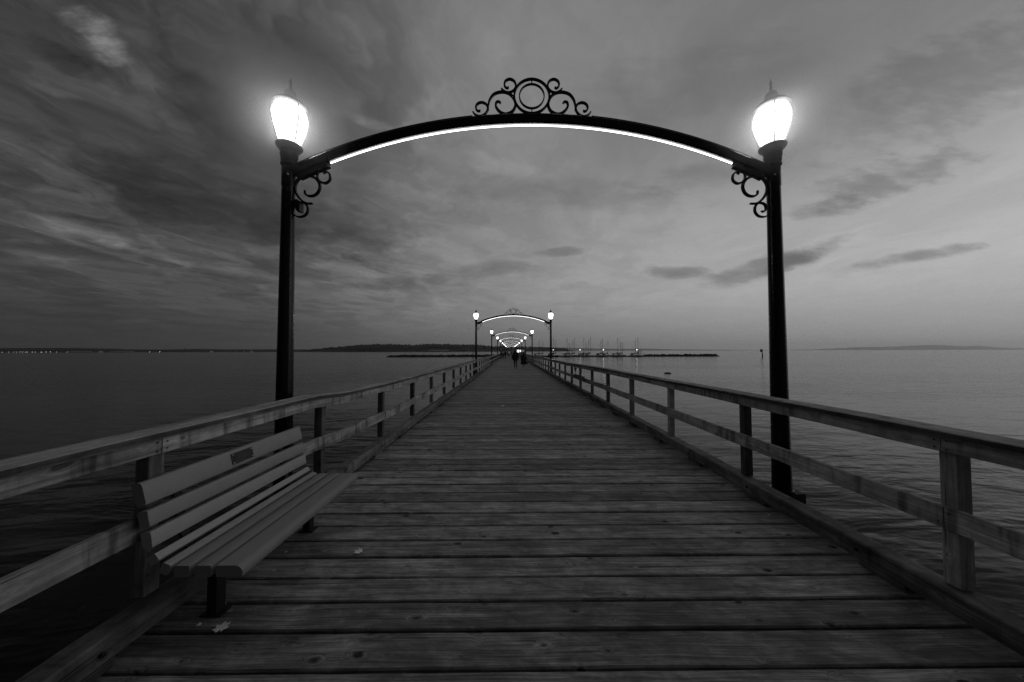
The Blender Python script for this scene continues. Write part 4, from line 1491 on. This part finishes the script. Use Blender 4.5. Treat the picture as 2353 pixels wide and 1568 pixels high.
# dark shelter frame and white pile at the dock's outer end
p_ = px(1471, 815, MY + 2)
sf = empty("dock_gate", (px(1473, 815, MY + 5).x, MY + 7.2, WATER_Z + 0.55), label="dark upright frame at the outer end of the dock", cat="gate")
for xx in (-0.9, 0.0, 0.9):
    mb = MB(); mb.box(xx - 0.14, xx + 0.14, -0.1, 0.1, 0, 3.6); mb.obj("post", M["hull_dark"], sf)
mb = MB(); mb.box(-1.04, 1.04, -0.12, 0.12, 3.601, 3.85); mb.obj("crossbar", M["hull_dark"], sf)
wp = empty("white_pile", (px(1475.5, 815, MY - 1).x + 0.9, MY - 1, WATER_Z), label="short white pile at the outer end of the marina", cat="pile")
mb = MB(); mb.tube([(0, 0, -1), (0, 0, 2.6)], 0.16, 8); mb.obj("pile_shaft", M["cloth_white"], wp)
mb = MB(); mb.lathe([(0.19, 2.601), (0.19, 2.66), (0.02, 2.8)], 0, 0, 8); mb.obj("cap", M["cloth_white"], wp)


# ------------------------------------------------------------------ fallen leaves and scraps
def maple(size, seed, mt, curl=0.25):
    rs = random.Random(seed)
    mb = MB()
    out = []
    lob = [(90, 1.0), (45, 0.85), (0, 0.72), (-40, 0.5), (-90, 0.12), (220, 0.5), (180, 0.75), (135, 0.9)]
    lob = sorted([((a % 360), r_) for a, r_ in lob])
    for i, (a, r_) in enumerate(lob):
        a2, _ = lob[(i + 1) % len(lob)]
        if a2 < a: a2 += 360
        for (t_, q) in ((0, r_), (0.25, r_ * 0.78), (0.5, 0.55 * rs.uniform(0.75, 1.2)), (0.75, lob[(i + 1) % len(lob)][1] * 0.78)):
            ang = R(a + (a2 - a) * t_)
            out.append((q * size * math.cos(ang), q * size * math.sin(ang)))
    vv = [(0, 0, 0.006)]
    for (x_, y_) in out:
        rr_ = math.hypot(x_, y_)
        vv.append((x_, y_, 0.003 + curl * rr_ * abs(mnoise.noise(Vector((x_ * 14, y_ * 14, seed)))) * 1.4))
    n_ = len(out)
    b_ = [(p[0], p[1], p[2] - 0.0012) for p in vv]
    ff = [(0, 1 + k, 1 + (k + 1) % n_) for k in range(n_)]
    ff2 = [(n_ + 1 + f_[0], n_ + 1 + f_[2], n_ + 1 + f_[1]) for f_ in ff]
    rim = [(1 + k, 1 + (k + 1) % n_, n_ + 2 + (k + 1) % n_, n_ + 2 + k) for k in range(n_)]
    mb.addm(vv + b_, ff + ff2 + rim)
    return mb.mesh("leaf", mt)


def at_z(xs_, ys_, Z):
    xd, yd = xs_ / 1.7407, ys_ / 1.7407
    d = _f + _r * ((xd - 1176.5) / 735.0) - _u * ((yd - 784.0) / 735.0)
    k = (Z - CAM_Z) / d.z
    return Vector((d.x * k, d.y * k, Z))


LEAVES = [  # source pixel, height, half size, pale, label
    (1437, 2210, 0.004, 0.052, 1, "pale fallen leaf out on the planks, right of the bench front"),
    (882, 2518, 0.004, 0.060, 1, "largest pale leaf, lying across a gap before the near end of the bench"),
    (891, 2418, 0.004, 0.026, 1, "small rounded pale leaf by the near bench leg"),
    (795, 2502, 0.004, 0.018, 1, "tiny pale scrap just left of the largest leaf"),
    (920, 2444, 0.004, 0.026, 0, "dull curled leaf next to the small rounded one"),
    (1236, 1910, 0.474, 0.036, 1, "bright white scrap on the bench seat near its far end"),
    (1313, 1890, 0.19, 0.03, 0, "dull leaf on the left kerb just past the bench"),
    (2008, 1625, 0.004, 0.10, 1, "pale leaf far out in the middle of the planks"),
    (1143, 2210, 0.004, 0.014, 1, "tiny pale crumb under the bench front edge"),
    (1097, 2283, 0.004, 0.014, 1, "tiny pale crumb below the bench front, closer than the other"),
    (1533, 1747, 0.194, 0.024, 0, "small leaf on the left kerb by the third post"),
    (3076, 2060, 0.004, 0.020, 1, "small pale scrap beside the marina-side kerb"),
    (1650, 1690, 0.004, 0.05, 0, "dull leaf on the planks along the left kerb, farther out"),
    (1490, 1985, 0.004, 0.030, 0, "dull leaf on the planks just beyond the bench corner"),
]
for i, (xs_, ys_, z_, sz, pale, lab) in enumerate(LEAVES):
    p_ = at_z(xs_, ys_, z_)
    o = link("leaf", maple(sz, i, M["paper" if pale else "leaf_dark"], 0.5 if sz < 0.04 else 0.3), None, p_, (random.uniform(-0.1, 0.1) + (0.5 if i == 5 else 0), random.uniform(-0.1, 0.1), random.uniform(0, 6)))
    tag(o, lab, "leaf", "fallen leaves and scraps")

# ------------------------------------------------------------------ haze over the water
HZ = 5.0e-5
mb = MB(); mb.box(-28000, 28000, -60, 19500, WATER_Z - 1.0, 420)
mm = bpy.data.materials.new("haze_air")
mm.use_nodes = True
t = mm.node_tree
t.nodes.clear()
hv = t.nodes.new("ShaderNodeVolumePrincipled")
hv.inputs["Color"].default_value = g3(0.95)
hv.inputs["Density"].default_value = HZ
hv.inputs["Anisotropy"].default_value = 0.8
ho = t.nodes.new("ShaderNodeOutputMaterial")
t.links.new(hv.outputs[0], ho.inputs["Volume"])
hz_o = mb.obj("haze", mm)
tag(hz_o, "thin haze over the water that pales the far hills", "haze", kind="stuff")
